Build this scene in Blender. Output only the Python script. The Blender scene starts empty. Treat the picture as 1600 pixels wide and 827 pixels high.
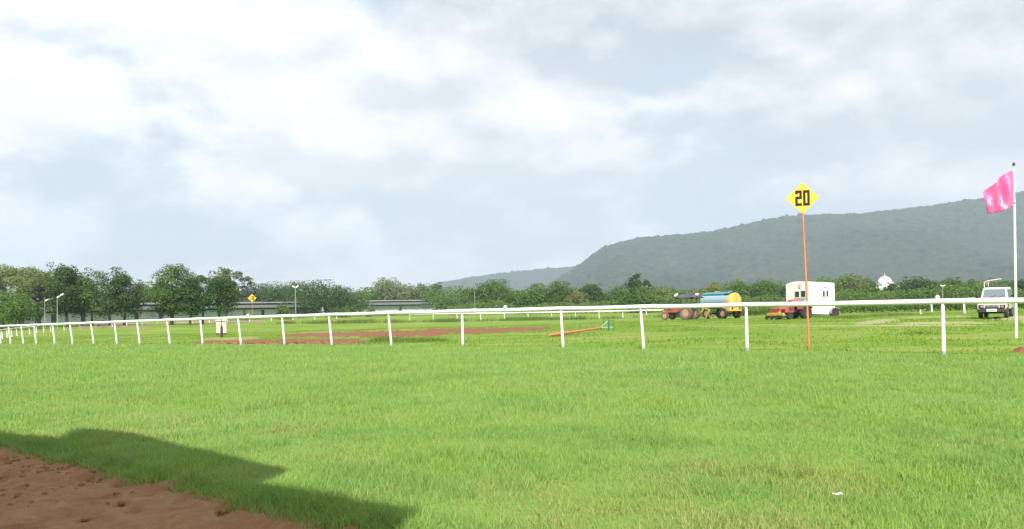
import bpy, bmesh, math, random
import numpy as np
from mathutils import Vector, Matrix

R = math.radians
PI = math.pi
SC = bpy.context.scene
COL = SC.collection
random.seed(7)

# ------------------------------------------------------------------ camera
F = 1244.0            # focal length in photo pixels (1600 wide)
CH = 1.30             # camera height
ROLL = R(1.1)
HY = 476.0            # photo row of the principal point
cam_d = bpy.data.cameras.new('camera')
cam = bpy.data.objects.new('camera', cam_d)
COL.objects.link(cam)
cam_d.sensor_width = 36.0
cam_d.lens = 36.0 * F / 1600.0
cam_d.shift_y = (HY - 413.5) / 1600.0
cam_d.clip_start = 0.05
cam_d.clip_end = 20000
cr, sr = math.cos(ROLL), math.sin(ROLL)
cam.matrix_world = Matrix(((cr, sr, 0, 0), (0, 0, -1, 0), (-sr, cr, 0, CH), (0, 0, 0, 1)))
SC.camera = cam

# ------------------------------------------------------------------ sun and sky
SUN_EL, SUN_AZ = R(43), math.atan2(0.02, -1.0)
SV = Vector((math.sin(SUN_AZ) * math.cos(SUN_EL), math.cos(SUN_AZ) * math.cos(SUN_EL), math.sin(SUN_EL)))
sl = bpy.data.lights.new('sun', 'SUN')
sl.energy = 3.6
sl.angle = R(0.53)
sl.color = (1.0, 0.955, 0.88)
so = bpy.data.objects.new('sun', sl)
COL.objects.link(so)
so.location = (20, -30, 60)
so.rotation_mode = 'QUATERNION'
so.rotation_quaternion = SV.to_track_quat('Z', 'Y')

SC.view_settings.view_transform = 'Standard'
SC.view_settings.look = 'None'
SC.view_settings.exposure = 1.15
SC.view_settings.gamma = 1.0
SC.view_settings.use_curve_mapping = False
SC.cycles.volume_bounces = 0
SC.cycles.max_bounces = 6
SC.cycles.transparent_max_bounces = 16


class NT:
    """small helper for building node trees"""
    def __init__(s, tree):
        s.t = tree
        s.t.nodes.clear()

    def n(s, typ, ins=None, **kw):
        nd = s.t.nodes.new(typ)
        for k, v in kw.items():
            setattr(nd, k, v)
        for k, v in (ins or {}).items():
            sock = nd.inputs[k]
            if isinstance(v, bpy.types.NodeSocket):
                s.t.links.new(v, sock)
            else:
                sock.default_value = v
        return nd

    def math(s, op, a, b=0.0, c=None, clamp=False):
        nd = s.n('ShaderNodeMath', operation=op, use_clamp=clamp)
        for i, v in enumerate([a, b] + ([c] if c is not None else [])):
            if isinstance(v, bpy.types.NodeSocket):
                s.t.links.new(v, nd.inputs[i])
            else:
                nd.inputs[i].default_value = v
        return nd.outputs[0]

    def mix(s, fac, a, b, blend='MIX'):
        nd = s.n('ShaderNodeMix', data_type='RGBA', blend_type=blend)
        for i, v in ((0, fac), (6, a), (7, b)):
            if isinstance(v, bpy.types.NodeSocket):
                s.t.links.new(v, nd.inputs[i])
            else:
                nd.inputs[i].default_value = (v if i == 0 else (tuple(v) + (1,))[:4])
        return nd.outputs[2]

    def ramp(s, fac, stops, interp='LINEAR'):
        nd = s.n('ShaderNodeValToRGB')
        s.t.links.new(fac, nd.inputs[0])
        cr_ = nd.color_ramp
        cr_.interpolation = interp
        while len(cr_.elements) < len(stops):
            cr_.elements.new(0.5)
        for e, (p, c) in zip(cr_.elements, stops):
            e.position = p
            e.color = (c, c, c, 1) if not hasattr(c, '__len__') else (tuple(c) + (1,))[:4]
        return nd.outputs[0]

    def noise(s, vec, scale, detail=4, rough=0.55, dim='3D', w=0.0, dist=0.0):
        nd = s.n('ShaderNodeTexNoise', noise_dimensions=dim)
        if vec is not None:
            s.t.links.new(vec, nd.inputs['Vector'])
        nd.inputs['Scale'].default_value = scale
        nd.inputs['Detail'].default_value = detail
        nd.inputs['Roughness'].default_value = rough
        nd.inputs['Distortion'].default_value = dist
        if dim == '4D':
            nd.inputs['W'].default_value = w
        return nd.outputs[0]


W = bpy.data.worlds.new('World')
SC.world = W
W.use_nodes = True
w = NT(W.node_tree)
sky = w.n('ShaderNodeTexSky', sky_type='NISHITA', sun_disc=False)
sky.sun_elevation = SUN_EL
sky.sun_rotation = SUN_AZ
sky.air_density = 1.0
sky.dust_density = 2.0
tc = w.n('ShaderNodeTexCoord').outputs['Generated']
sep = w.n('ShaderNodeSeparateXYZ', {0: tc})
zz = w.math('MAXIMUM', sep.outputs[2], 0.0)
pv = w.n('ShaderNodeMapping', {'Vector': tc, 'Scale': (1.0, 1.0, 1.9), 'Location': (2.3, 0.7, 1.1)}).outputs[0]
pv2 = w.n('ShaderNodeVectorMath', {0: pv, 1: (0.01, 0.0, 0.06)}, operation='ADD').outputs[0]
CW = 1.3
n1 = w.noise(pv, 3.6, 11, 0.57, '4D', CW, 0.1)
n2 = w.noise(pv2, 3.6, 11, 0.57, '4D', CW, 0.1)
n3 = w.noise(pv, 1.5, 3, 0.5, '4D', 2.7)
# cover: where cloud is thick
cover = w.ramp(w.math('ADD', w.math('MULTIPLY', n1, 0.75), w.math('MULTIPLY', n3, 0.25)), [(0.40, 0.0), (0.49, 1.0)], 'EASE')
# sunlit tops against grey bases: the density towards the sun
edge = w.math('ADD', w.math('MULTIPLY', w.math('SUBTRACT', n1, n2), 5.2), 0.36, clamp=True)
big = w.ramp(n3, [(0.36, 0.0), (0.64, 1.0)])
lit = w.math('ADD', w.math('MULTIPLY', edge, 0.72), w.math('MULTIPLY', big, 0.38), clamp=True)
# the bright bank of cloud high on the left
dl = w.n('ShaderNodeVectorMath', {0: tc, 1: (-0.50, 0.80, 0.33)}, operation='DOT_PRODUCT').outputs['Value']
glow = w.ramp(dl, [(0.86, 0.0), (1.0, 1.0)], 'EASE')
lit2 = w.math('ADD', lit, w.math('MULTIPLY', glow, 0.48), clamp=True)
cloud = w.mix(lit2, (2.62, 2.96, 3.24), (5.4, 5.46, 5.5))
skyc = w.mix(0.86, sky.outputs[0], (3.05, 3.5, 3.85))
hz = w.ramp(zz, [(0.0, 1.0), (0.22, 0.0)])
cov2 = w.math('MULTIPLY', cover, 0.92)
final = w.mix(cov2, skyc, cloud)
final = w.mix(w.math('MULTIPLY', hz, 0.32), final, (3.65, 3.95, 4.15))
bg = w.n('ShaderNodeBackground', {'Color': final, 'Strength': 0.10})
wo = w.n('ShaderNodeOutputWorld', {'Surface': bg.outputs[0]})

# ------------------------------------------------------------------ maths helpers
def H(px):
    return HY - math.tan(ROLL) * (px - 800)

def un(px, py, d):
    """photo pixel at depth d -> world point"""
    a, b = (px - 800) / F, (HY - py) / F
    return Vector((d * (a * cr + b * sr), d, CH + d * (-a * sr + b * cr)))

def sstep(t):
    t = np.clip(t, 0, 1)
    return t * t * (3 - 2 * t)

MOUNDS = [(-20, 122, 26, 9, .55), (-3, 135, 22, 8, .5), (12, 118, 20, 6, .35), (-14, 62, 12, 4, .12), (24, 44, 9, 3, .10), (-32, 92, 14, 5, .25)]

def gz(x, y):
    x = np.asarray(x, float)
    y = np.asarray(y, float)
    z = -0.9 * sstep((y - 0.8 * x - 10) / 105.0)
    z = z - 0.9 * (-sstep((0.8 * x - 0.8 * 60) / 40.0) * 0)
    for mx, my, sx, sy, h in MOUNDS:
        z = z + h * np.exp(-((x - mx) / sx) ** 2 - ((y - my) / sy) ** 2)
    return z

def hit(px, py):
    """where the ray through a photo pixel meets the ground"""
    d = 3.0
    while d < 400:
        p = un(px, py, d)
        if p.z <= float(gz(p.x, p.y)):
            break
        d *= 1.01
    lo, hi = d / 1.02, d
    for _ in range(18):
        m = (lo + hi) / 2
        p = un(px, py, m)
        if p.z <= float(gz(p.x, p.y)):
            hi = m
        else:
            lo = m
    return un(px, py, hi)

def ground(px, d):
    """ground point seen in photo column px (near the horizon) at depth d"""
    X = d * (px - 800) / F
    return Vector((X, d, float(gz(X, d))))

def hsh(ix, iy, seed):
    n = (ix.astype(np.int64) * 374761393 + iy.astype(np.int64) * 668265263 + seed * 1442695041) & 0xffffffff
    n = ((n ^ (n >> 13)) * 1274126177) & 0xffffffff
    n = n ^ (n >> 16)
    return (n & 0xffffff) / float(0xffffff)

def vn(x, y, seed=0):
    x0, y0 = np.floor(x), np.floor(y)
    fx, fy = x - x0, y - y0
    fx, fy = fx * fx * (3 - 2 * fx), fy * fy * (3 - 2 * fy)
    a, b = hsh(x0, y0, seed), hsh(x0 + 1, y0, seed)
    c, d = hsh(x0, y0 + 1, seed), hsh(x0 + 1, y0 + 1, seed)
    return (a * (1 - fx) + b * fx) * (1 - fy) + (c * (1 - fx) + d * fx) * fy

def fbm(x, y, seed=0, o=4):
    s, a, t = 0, .5, 0
    for i in range(o):
        s = s + a * vn(x * 2 ** i + 17.3 * i, y * 2 ** i - 9.1 * i, seed + i)
        t += a
        a *= .5
    return s / t

# ------------------------------------------------------------------ materials
MATS = {}

def out(nt, sh, disp=None):
    o = nt.n('ShaderNodeOutputMaterial', {'Surface': sh})
    return o

def newmat(name):
    m = bpy.data.materials.new(name)
    m.use_nodes = True
    return m, NT(m.node_tree)

def paint(name, col, rough=0.45, metal=0.0, dirt=0.25, scale=6.0, dcol=None, spec=0.5, coat=0.0):
    """paint, plastic or metal with uneven tone, dirt and a fine bump"""
    if name in MATS:
        return MATS[name]
    m, n = newmat(name)
    c = n.n('ShaderNodeTexCoord').outputs['Object']
    a = n.noise(c, scale, 5, 0.62)
    b = n.noise(c, scale * 7, 4, 0.6)
    dc = dcol or tuple(v * 0.55 + 0.02 for v in col)
    f = n.math('MULTIPLY', n.ramp(a, [(0.42, 0.0), (0.72, 1.0)]), dirt)
    base = n.mix(f, col, dc)
    base = n.mix(n.math('MULTIPLY', b, 0.12), base, tuple(v * 0.7 for v in col))
    bmp = n.n('ShaderNodeBump', {'Strength': 0.12, 'Distance': 0.01, 'Height': b})
    p = n.n('ShaderNodeBsdfPrincipled', {'Base Color': base, 'Metallic': metal, 'Normal': bmp.outputs[0],
            'Roughness': n.math('ADD', n.math('MULTIPLY', a, 0.25), rough - 0.12), 'Specular IOR Level': spec, 'Coat Weight': coat})
    out(n, p.outputs[0])
    MATS[name] = m
    return m

def leafmat(name, c1, c2, c3, trans=0.28):
    m, n = newmat(name)
    geo = n.n('ShaderNodeNewGeometry')
    rnd = geo.outputs['Random Per Island']
    c = n.n('ShaderNodeTexCoord').outputs['Object']
    big = n.noise(c, 0.55, 3, 0.6)
    col = n.mix(n.math('ADD', n.math('MULTIPLY', rnd, 0.6), 0.15), c1, c2)
    col = n.mix(n.ramp(big, [(0.42, 0.0), (0.66, 0.75)]), col, c3)
    d = n.n('ShaderNodeBsdfPrincipled', {'Base Color': col, 'Roughness': 0.55, 'Specular IOR Level': 0.25})
    t = n.n('ShaderNodeBsdfTranslucent', {'Color': n.mix(0.5, col, (c2[0] * 1.3, c2[1] * 1.5, c2[2]))})
    mx = n.n('ShaderNodeMixShader', {0: trans, 1: d.outputs[0], 2: t.outputs[0]})
    out(n, mx.outputs[0])
    MATS[name] = m
    return m

def ground_mat(name, cols, yellow, s=1.0, bump=0.35, ystart=(0.5, 0.68)):
    m, n = newmat(name)
    c = n.n('ShaderNodeTexCoord').outputs['Object']
    st = n.n('ShaderNodeMapping', {'Vector': c, 'Scale': (0.35, 1.0, 1.0)}).outputs[0]
    a = n.noise(c, 0.10 * s, 5, 0.62)
    b = n.noise(c, 1.3 * s, 5, 0.7)
    e = n.noise(c, 22.0 * s, 3, 0.7)
    g = n.noise(st, 0.45 * s, 4, 0.6)
    col = n.mix(n.ramp(b, [(0.35, 0), (0.68, 1)]), cols[0], cols[1])
    col = n.mix(n.ramp(a, [(0.40, 0), (0.62, 1)]), col, cols[2])
    col = n.mix(n.math('MULTIPLY', n.ramp(g, [(ystart[0], 0), (ystart[1], 1)]), 0.75), col, yellow)
    col = n.mix(n.math('MULTIPLY', n.ramp(e, [(0.3, 0), (0.75, 1)]), 0.45), col, tuple(v * 0.45 for v in cols[0]))
    bp = n.n('ShaderNodeBump', {'Strength': bump, 'Distance': 0.06, 'Height': n.math('ADD', e, b)})
    p = n.n('ShaderNodeBsdfPrincipled', {'Base Color': col, 'Roughness': 0.9, 'Specular IOR Level': 0.15, 'Normal': bp.outputs[0]})
    out(n, p.outputs[0])
    MATS[name] = m
    return m

def soil_mat(name, c1, c2, c3, s=3.0, bump=0.7):
    m, n = newmat(name)
    c = n.n('ShaderNodeTexCoord').outputs['Object']
    a = n.noise(c, s * 0.3, 4, 0.6)
    b = n.noise(c, s * 2.5, 6, 0.7)
    e = n.noise(c, s * 22, 3, 0.7)
    col = n.mix(n.ramp(b, [(0.32, 0), (0.68, 1)]), c1, c2)
    col = n.mix(n.ramp(a, [(0.42, 0), (0.64, 0.8)]), col, c3)
    col = n.mix(n.math('MULTIPLY', e, 0.35), col, tuple(v * 0.5 for v in c1))
    bp = n.n('ShaderNodeBump', {'Strength': bump, 'Distance': 0.03, 'Height': n.math('ADD', n.math('MULTIPLY', e, 0.5), b)})
    p = n.n('ShaderNodeBsdfPrincipled', {'Base Color': col, 'Roughness': 0.95, 'Specular IOR Level': 0.1, 'Normal': bp.outputs[0]})
    out(n, p.outputs[0])
    MATS[name] = m
    return m

GREEN = ground_mat('field_grass', [(0.115, 0.215, 0.022), (0.165, 0.275, 0.030), (0.14, 0.25, 0.022)], (0.30, 0.30, 0.08), 1.0, ystart=(0.44, 0.62))
TURF = ground_mat('turf_base', [(0.15, 0.235, 0.048), (0.20, 0.30, 0.066), (0.175, 0.265, 0.052)], (0.19, 0.235, 0.07), 1.0, ystart=(0.60, 0.85))
SAND = soil_mat('red_sand', (0.33, 0.160, 0.078), (0.50, 0.285, 0.155), (0.40, 0.215, 0.11), 2.8, 1.0)
REDSOIL = soil_mat('red_soil', (0.13, 0.050, 0.030), (0.34, 0.16, 0.09), (0.24, 0.13, 0.065), 1.6, 1.0)
PALESOIL = soil_mat('pale_soil', (0.27, 0.28, 0.12), (0.38, 0.35, 0.20), (0.20, 0.27, 0.07), 0.8, 0.3)
DRYG = ground_mat('dry_grass_ground', [(0.22, 0.24, 0.06), (0.30, 0.29, 0.10), (0.20, 0.26, 0.05)], (0.34, 0.26, 0.13))
STONE = soil_mat('stony_soil', (0.20, 0.17, 0.13), (0.36, 0.30, 0.23), (0.27, 0.21, 0.13), 1.5)
L_DARK = leafmat('leaves_dark', (0.0275, 0.0648, 0.0152), (0.0632, 0.1240, 0.0240), (0.0424, 0.0920, 0.0176))
L_MID = leafmat('leaves_mid', (0.0510, 0.0998, 0.0189), (0.1020, 0.1806, 0.0310), (0.0751, 0.1376, 0.0224))
L_BRIGHT = leafmat('leaves_bright', (0.0613, 0.1187, 0.0171), (0.1136, 0.1947, 0.0285), (0.0840, 0.1568, 0.0209))
L_OLIVE = leafmat('leaves_olive', (0.10, 0.135, 0.042), (0.175, 0.225, 0.075), (0.135, 0.18, 0.055))
L_YELLOW = leafmat('leaves_yellow', (0.140, 0.156, 0.027), (0.224, 0.237, 0.037), (0.168, 0.188, 0.025))
L_GREY = leafmat('leaves_grey', (0.087, 0.107, 0.058), (0.153, 0.163, 0.091), (0.116, 0.124, 0.072))
L_DRY = leafmat('leaves_dry', (0.13, 0.14, 0.045), (0.2, 0.18, 0.07), (0.1, 0.14, 0.035))
L_TWIG = leafmat('twigs_brown', (0.12, 0.10, 0.08), (0.19, 0.155, 0.125), (0.14, 0.12, 0.10), 0.0)
BARK = soil_mat('bark', (0.055, 0.042, 0.034), (0.10, 0.078, 0.062), (0.075, 0.06, 0.048), 3.0)
G_TURF = leafmat('turf_blades', (0.175, 0.30, 0.066), (0.29, 0.42, 0.130), (0.315, 0.42, 0.092), 0.45)
G_DRY = leafmat('dry_blades', (0.25, 0.31, 0.09), (0.40, 0.40, 0.17), (0.30, 0.36, 0.09), 0.4)
G_TALL = leafmat('tall_grass', (0.085, 0.15, 0.028), (0.16, 0.23, 0.045), (0.18, 0.20, 0.055), 0.35)

WHITE = paint('white_plastic', (0.78, 0.78, 0.76), 0.35, dirt=0.12, dcol=(0.5, 0.5, 0.45))
WHITEP = paint('white_paint', (0.80, 0.80, 0.78), 0.4, dirt=0.12, scale=1.2, dcol=(0.6, 0.58, 0.52))
POSTGREY = paint('post_foot_grey', (0.30, 0.33, 0.33), 0.7, dirt=0.7, scale=9, dcol=(0.22, 0.19, 0.12))
ORANGE = paint('orange_paint', (0.56, 0.17, 0.07), 0.6, dirt=0.6, scale=4, dcol=(0.50, 0.27, 0.17))
YELLOW = paint('yellow_paint', (0.78, 0.48, 0.03), 0.5, dirt=0.6, scale=5, dcol=(0.70, 0.36, 0.05))
BLACKP = paint('black_paint', (0.012, 0.010, 0.010), 0.6, dirt=0.1, dcol=(0.02, 0.018, 0.015), spec=0.3)
RUBBER = paint('rubber', (0.030, 0.028, 0.027), 0.8, dirt=0.6, scale=4, dcol=(0.10, 0.075, 0.055), spec=0.2)
MUDDY = paint('muddy_rubber', (0.13, 0.095, 0.07), 0.85, dirt=0.8, scale=5, dcol=(0.26, 0.17, 0.11), spec=0.15)
MUDRIM = paint('muddy_rim', (0.42, 0.26, 0.18), 0.7, dirt=0.6, scale=6, dcol=(0.25, 0.17, 0.12))
RED = paint('tractor_red', (0.42, 0.075, 0.085), 0.5, dirt=0.7, scale=5, dcol=(0.24, 0.11, 0.09))
REDB = paint('mower_red', (0.42, 0.085, 0.065), 0.5, dirt=0.8, scale=7, dcol=(0.17, 0.06, 0.05))
DARK = paint('dark_iron', (0.045, 0.043, 0.042), 0.6, 0.3, dirt=0.4, dcol=(0.13, 0.10, 0.08))
STEEL = paint('steel_grey', (0.40, 0.41, 0.42), 0.4, 0.5, dirt=0.4)
YELLOWM = paint('machine_yellow', (0.62, 0.37, 0.04), 0.55, dirt=0.6, scale=6)
TANKB = paint('tank_blue', (0.27, 0.42, 0.55), 0.4, 0.1, dirt=0.75, scale=2.0, dcol=(0.50, 0.40, 0.33))
TANKY = paint('tank_yellow', (0.78, 0.42, 0.09), 0.5, dirt=0.5, scale=2.2, dcol=(0.75, 0.33, 0.12))
TEAL = paint('teal_sheet', (0.04, 0.22, 0.21), 0.6, dirt=0.5, scale=4, dcol=(0.13, 0.36, 0.38))
TARP = paint('dark_tarp', (0.055, 0.055, 0.075), 0.7, dirt=0.5, scale=3, dcol=(0.15, 0.14, 0.15))
GREENP = paint('green_paint', (0.02, 0.11, 0.065), 0.5, dirt=0.4, scale=5, dcol=(0.05, 0.2, 0.14))
PALEGREEN = paint('pale_green_paint', (0.30, 0.52, 0.44), 0.5, dirt=0.4, scale=5)
PINK = None
CREAM = paint('cream_wall', (0.66, 0.62, 0.52), 0.8, dirt=0.5, scale=4, dcol=(0.42, 0.36, 0.26))
BROWN = paint('brown_post', (0.055, 0.032, 0.022), 0.8, dirt=0.4)
GLASSD = paint('dark_window', (0.03, 0.032, 0.032), 0.15, dirt=0.1)
RENDER = paint('pale_render', (0.42, 0.49, 0.47), 0.85, dirt=0.7, scale=0.12, dcol=(0.66, 0.70, 0.69))
SHEET = paint('roof_sheet', (0.10, 0.125, 0.10), 0.8, dirt=0.7, scale=0.3, dcol=(0.14, 0.15, 0.12))
SHEETP = paint('roof_ridge_pale', (0.20, 0.21, 0.20), 0.6, dirt=0.5, scale=0.4)
SHADE = paint('shed_shade_opening', (0.055, 0.06, 0.055), 0.8, dirt=0.5, scale=0.5)  # dark tone painted in as eave shade; also colours ridge vent and doors
MARBLE = paint('white_marble', (0.80, 0.80, 0.78), 0.6, dirt=0.2, scale=0.4)
LAMPW = paint('lamp_housing', (0.75, 0.76, 0.76), 0.4, dirt=0.1)
CLOTHY = paint('khaki_cloth', (0.34, 0.31, 0.06), 0.9, dirt=0.4, scale=8, dcol=(0.25, 0.22, 0.06), spec=0.1)
CLOTHT = paint('tan_cloth', (0.25, 0.21, 0.07), 0.9, dirt=0.3, scale=8, spec=0.1)
SKIN = paint('skin', (0.20, 0.10, 0.06), 0.6, dirt=0.1)
HAIR = paint('dark_hair', (0.012, 0.010, 0.009), 0.7, dirt=0.1)
GREYM = paint('grey_marking', (0.22, 0.24, 0.28), 0.7, dirt=0.3, scale=30)
REDM = paint('emblem_red', (0.55, 0.18, 0.22), 0.6, dirt=0.2)
BLUEM = paint('emblem_blue', (0.07, 0.08, 0.22), 0.6, dirt=0.2)
CARW = paint('car_white', (0.74, 0.72, 0.64), 0.28, dirt=0.18, scale=2, dcol=(0.55, 0.50, 0.40), coat=0.4)
PLATE = paint('plate_white', (0.80, 0.81, 0.76), 0.5, dirt=0.1)

def glassmat(name, col, rough=0.06):
    m, n = newmat(name)
    p = n.n('ShaderNodeBsdfPrincipled', {'Base Color': col + (1,), 'Roughness': rough, 'Metallic': 0.0, 'Specular IOR Level': 0.9, 'Coat Weight': 0.6})
    out(n, p.outputs[0])
    return m
GLASS = glassmat('windscreen_glass', (0.13, 0.17, 0.19))
LENS = glassmat('lamp_lens', (0.20, 0.22, 0.23), 0.12)

# ------------------------------------------------------------------ mesh helpers
def mesh_np(name, verts, faces, mat, parent=None, smooth=False):
    """verts (N,3); faces (M,3) or (M,4) array or list of such arrays"""
    me = bpy.data.meshes.new(name)
    fl = faces if isinstance(faces, list) else [faces]
    fl = [f for f in fl if len(f)]
    verts = np.asarray(verts, np.float32)
    me.vertices.add(len(verts))
    me.vertices.foreach_set('co', verts.ravel())
    nl = sum(f.size for f in fl)
    npoly = sum(len(f) for f in fl)
    me.loops.add(nl)
    me.polygons.add(npoly)
    me.loops.foreach_set('vertex_index', np.concatenate([f.ravel() for f in fl]).astype(np.int32))
    tot = np.concatenate([np.full(len(f), f.shape[1]) for f in fl])
    st = np.concatenate([[0], np.cumsum(tot)[:-1]]).astype(np.int32)
    me.polygons.foreach_set('loop_start', st)
    if smooth:
        me.polygons.foreach_set('use_smooth', np.ones(npoly, bool))
    me.update(calc_edges=True)
    me.validate()
    me.materials.append(mat)
    o = bpy.data.objects.new(name, me)
    COL.objects.link(o)
    if parent:
        o.parent = parent
    return o

def grid(name, xs, ys, zf, mat, smooth=True, parent=None):
    X, Y = np.meshgrid(xs, ys)
    Z = zf(X, Y)
    nx, ny = len(xs), len(ys)
    v = np.stack([X.ravel(), Y.ravel(), Z.ravel()], 1)
    i = np.arange((nx - 1) * (ny - 1))
    a = (i // (nx - 1)) * nx + i % (nx - 1)
    f = np.stack([a, a + 1, a + nx + 1, a + nx], 1)
    return mesh_np(name, v, f, mat, parent, smooth)

def tag(o, label=None, cat=None, group=None, kind=None):
    if label:
        o['label'] = label
    if cat:
        o['category'] = cat
    if group:
        o['group'] = group
    if kind:
        o['kind'] = kind
    return o

def empty(name, loc, rz=0.0, label=None, cat=None, group=None):
    o = bpy.data.objects.new(name, None)
    o.empty_display_size = 0.2
    COL.objects.link(o)
    o.location = loc
    o.rotation_euler = (0, 0, rz)
    return tag(o, label, cat, group)

class MB:
    def __init__(s):
        s.bm = bmesh.new()

    def _take(s, ret, M):
        bmesh.ops.transform(s.bm, matrix=M, verts=ret)

    def box(s, c, size, rot=(0, 0, 0), bev=0.0):
        r = bmesh.ops.create_cube(s.bm, size=1.0)['verts']
        M = Matrix.Translation(c) @ Matrix.Rotation(rot[2], 4, 'Z') @ Matrix.Rotation(rot[1], 4, 'Y') @ Matrix.Rotation(rot[0], 4, 'X') @ Matrix.Diagonal((*size, 1))
        s._take(r, M)
        if bev:
            es = list({e for v in r for e in v.link_edges})
            bmesh.ops.bevel(s.bm, geom=es, offset=bev, segments=2, affect='EDGES', profile=0.6)
        return s

    def cyl(s, p0, p1, r0, r1=None, seg=12, caps=True):
        p0, p1 = Vector(p0), Vector(p1)
        r1 = r0 if r1 is None else r1
        d = p1 - p0
        v = bmesh.ops.create_cone(s.bm, cap_ends=caps, segments=seg, radius1=r0, radius2=r1, depth=d.length)['verts']
        M = Matrix.Translation((p0 + p1) / 2) @ d.to_track_quat('Z', 'Y').to_matrix().to_4x4()
        s._take(v, M)
        return s

    def tube(s, pts, r, seg=8):
        pts = [Vector(p) for p in pts]
        rs = r if hasattr(r, '__len__') else [r] * len(pts)
        rings = []
        for i, p in enumerate(pts):
            t = (pts[min(i + 1, len(pts) - 1)] - pts[max(i - 1, 0)]).normalized()
            up = Vector((0, 0, 1)) if abs(t.z) < .9 else Vector((0, 1, 0))
            a = t.cross(up).normalized()
            b = a.cross(t).normalized()
            rings.append([s.bm.verts.new(p + (a * math.cos(k * 2 * PI / seg) + b * math.sin(k * 2 * PI / seg)) * rs[i]) for k in range(seg)])
        for i in range(len(rings) - 1):
            for k in range(seg):
                s.bm.faces.new((rings[i][k], rings[i][(k + 1) % seg], rings[i + 1][(k + 1) % seg], rings[i + 1][k]))
        s.bm.faces.new(rings[0][::-1])
        s.bm.faces.new(rings[-1])
        return s

    def prism(s, prof, x0, x1):
        """profile points (y,z) extruded along x"""
        a = [s.bm.verts.new((x0, y, z)) for y, z in prof]
        b = [s.bm.verts.new((x1, y, z)) for y, z in prof]
        n = len(prof)
        for i in range(n):
            s.bm.faces.new((a[i], a[(i + 1) % n], b[(i + 1) % n], b[i]))
        s.bm.faces.new(a[::-1])
        s.bm.faces.new(b)
        return s

    def lathe(s, prof, c=(0, 0, 0), axis='X', seg=24):
        """profile (axial, radius) round an axis through c"""
        c = Vector(c)
        rings = []
        for h, r in prof:
            ring = []
            for k in range(seg):
                a = 2 * PI * k / seg
                u, v = r * math.cos(a), r * math.sin(a)
                q = {'X': (h, u, v), 'Y': (u, h, v), 'Z': (u, v, h)}[axis]
                ring.append(s.bm.verts.new(c + Vector(q)))
            rings.append(ring)
        for i in range(len(rings) - 1):
            for k in range(seg):
                s.bm.faces.new((rings[i][k], rings[i][(k + 1) % seg], rings[i + 1][(k + 1) % seg], rings[i + 1][k]))
        s.bm.faces.new(rings[0][::-1])
        s.bm.faces.new(rings[-1])
        return s

    def loft(s, rings):
        rr = [[s.bm.verts.new(p) for p in ring] for ring in rings]
        n = len(rr[0])
        for i in range(len(rr) - 1):
            for k in range(n):
                s.bm.faces.new((rr[i][k], rr[i][(k + 1) % n], rr[i + 1][(k + 1) % n], rr[i + 1][k]))
        s.bm.faces.new(rr[0][::-1])
        s.bm.faces.new(rr[-1])
        return s

    def build(s, name, mat, parent=None, smooth=False, loc=None):
        bmesh.ops.recalc_face_normals(s.bm, faces=s.bm.faces)
        me = bpy.data.meshes.new(name)
        s.bm.to_mesh(me)
        s.bm.free()
        me.materials.append(mat)
        if smooth:
            me.polygons.foreach_set('use_smooth', [True] * len(me.polygons))
            me.set_sharp_from_angle(angle=R(40))
        o = bpy.data.objects.new(name, me)
        COL.objects.link(o)
        if parent:
            o.parent = parent
        if loc:
            o.location = loc
        return o

def bearing_rot(px, rel=0.0):
    return math.atan((px - 800) / F) * -1 + R(rel)

# ------------------------------------------------------------------ setting: ground, track, sand, hills
FD = lambda px: 1393.0 / (53 + .036 * (px - 722))      # depth of the near rail in photo column px
def fence_y(x):
    # straight line of the rail through two of its points
    p0, p1 = (FD(143) * (143 - 800) / F, FD(143)), (FD(1472) * (1472 - 800) / F, FD(1472))
    return p0[1] + (x - p0[0]) * (p1[1] - p0[1]) / (p1[0] - p0[0])
FSL = (fence_y(10) - fence_y(0)) / 10.0
FDIR = Vector((1, FSL, 0)).normalized()

def spaced(a, b, near, far, lim):
    v, o = a, [a]
    while v < b:
        v += near if abs(v) < lim else near + (abs(v) - lim) * 0.06
        o.append(v)
    return np.array(o)

xs = np.concatenate([-spaced(0, 3600, 1.0, 60, 60)[::-1][:-1], spaced(0, 3600, 1.0, 60, 60)])
ys = np.concatenate([np.arange(-200, -20, 20), np.arange(-20, 0, 2), spaced(0, 4800, 1.0, 60, 70)])
def ground_f(X, Y):
    z = gz(X, Y)
    inner = (Y < fence_y(X) - 0.9) & (Y > -25)
    z = z + 0.07 * (fbm(X * .5, Y * .5, 3, 3) - .5) * (Y > fence_y(X) + 1.5) * (Y < 200)
    return np.where(inner & (np.abs(X) < 90), z - 0.35, z)
g = grid('ground', xs, ys, ground_f, GREEN)
tag(g, kind='structure')

# edge of the sand track (photo pixels) -> ground points
EDGE_PX = [(-60, 700), (0, 708), (60, 722), (110, 733), (150, 746), (205, 757), (260, 772), (330, 792), (400, 808), (460, 824)]
EDGE = [hit(*p) for p in EDGE_PX]
ED0, ED1 = EDGE[1], EDGE[-1]
ESL = (ED1.y - ED0.y) / (ED1.x - ED0.x)
def edge_y(x):
    x = np.asarray(x, float)
    base = ED0.y + (x - ED0.x) * ESL + .42
    return base + 0.10 * (fbm(x * 4.5, x * 0 + 8, 6, 3) - .5) * 2 + 0.20 * (fbm(x * 1.2, x * 0 + 3, 5, 4) - .5) * 2

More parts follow.
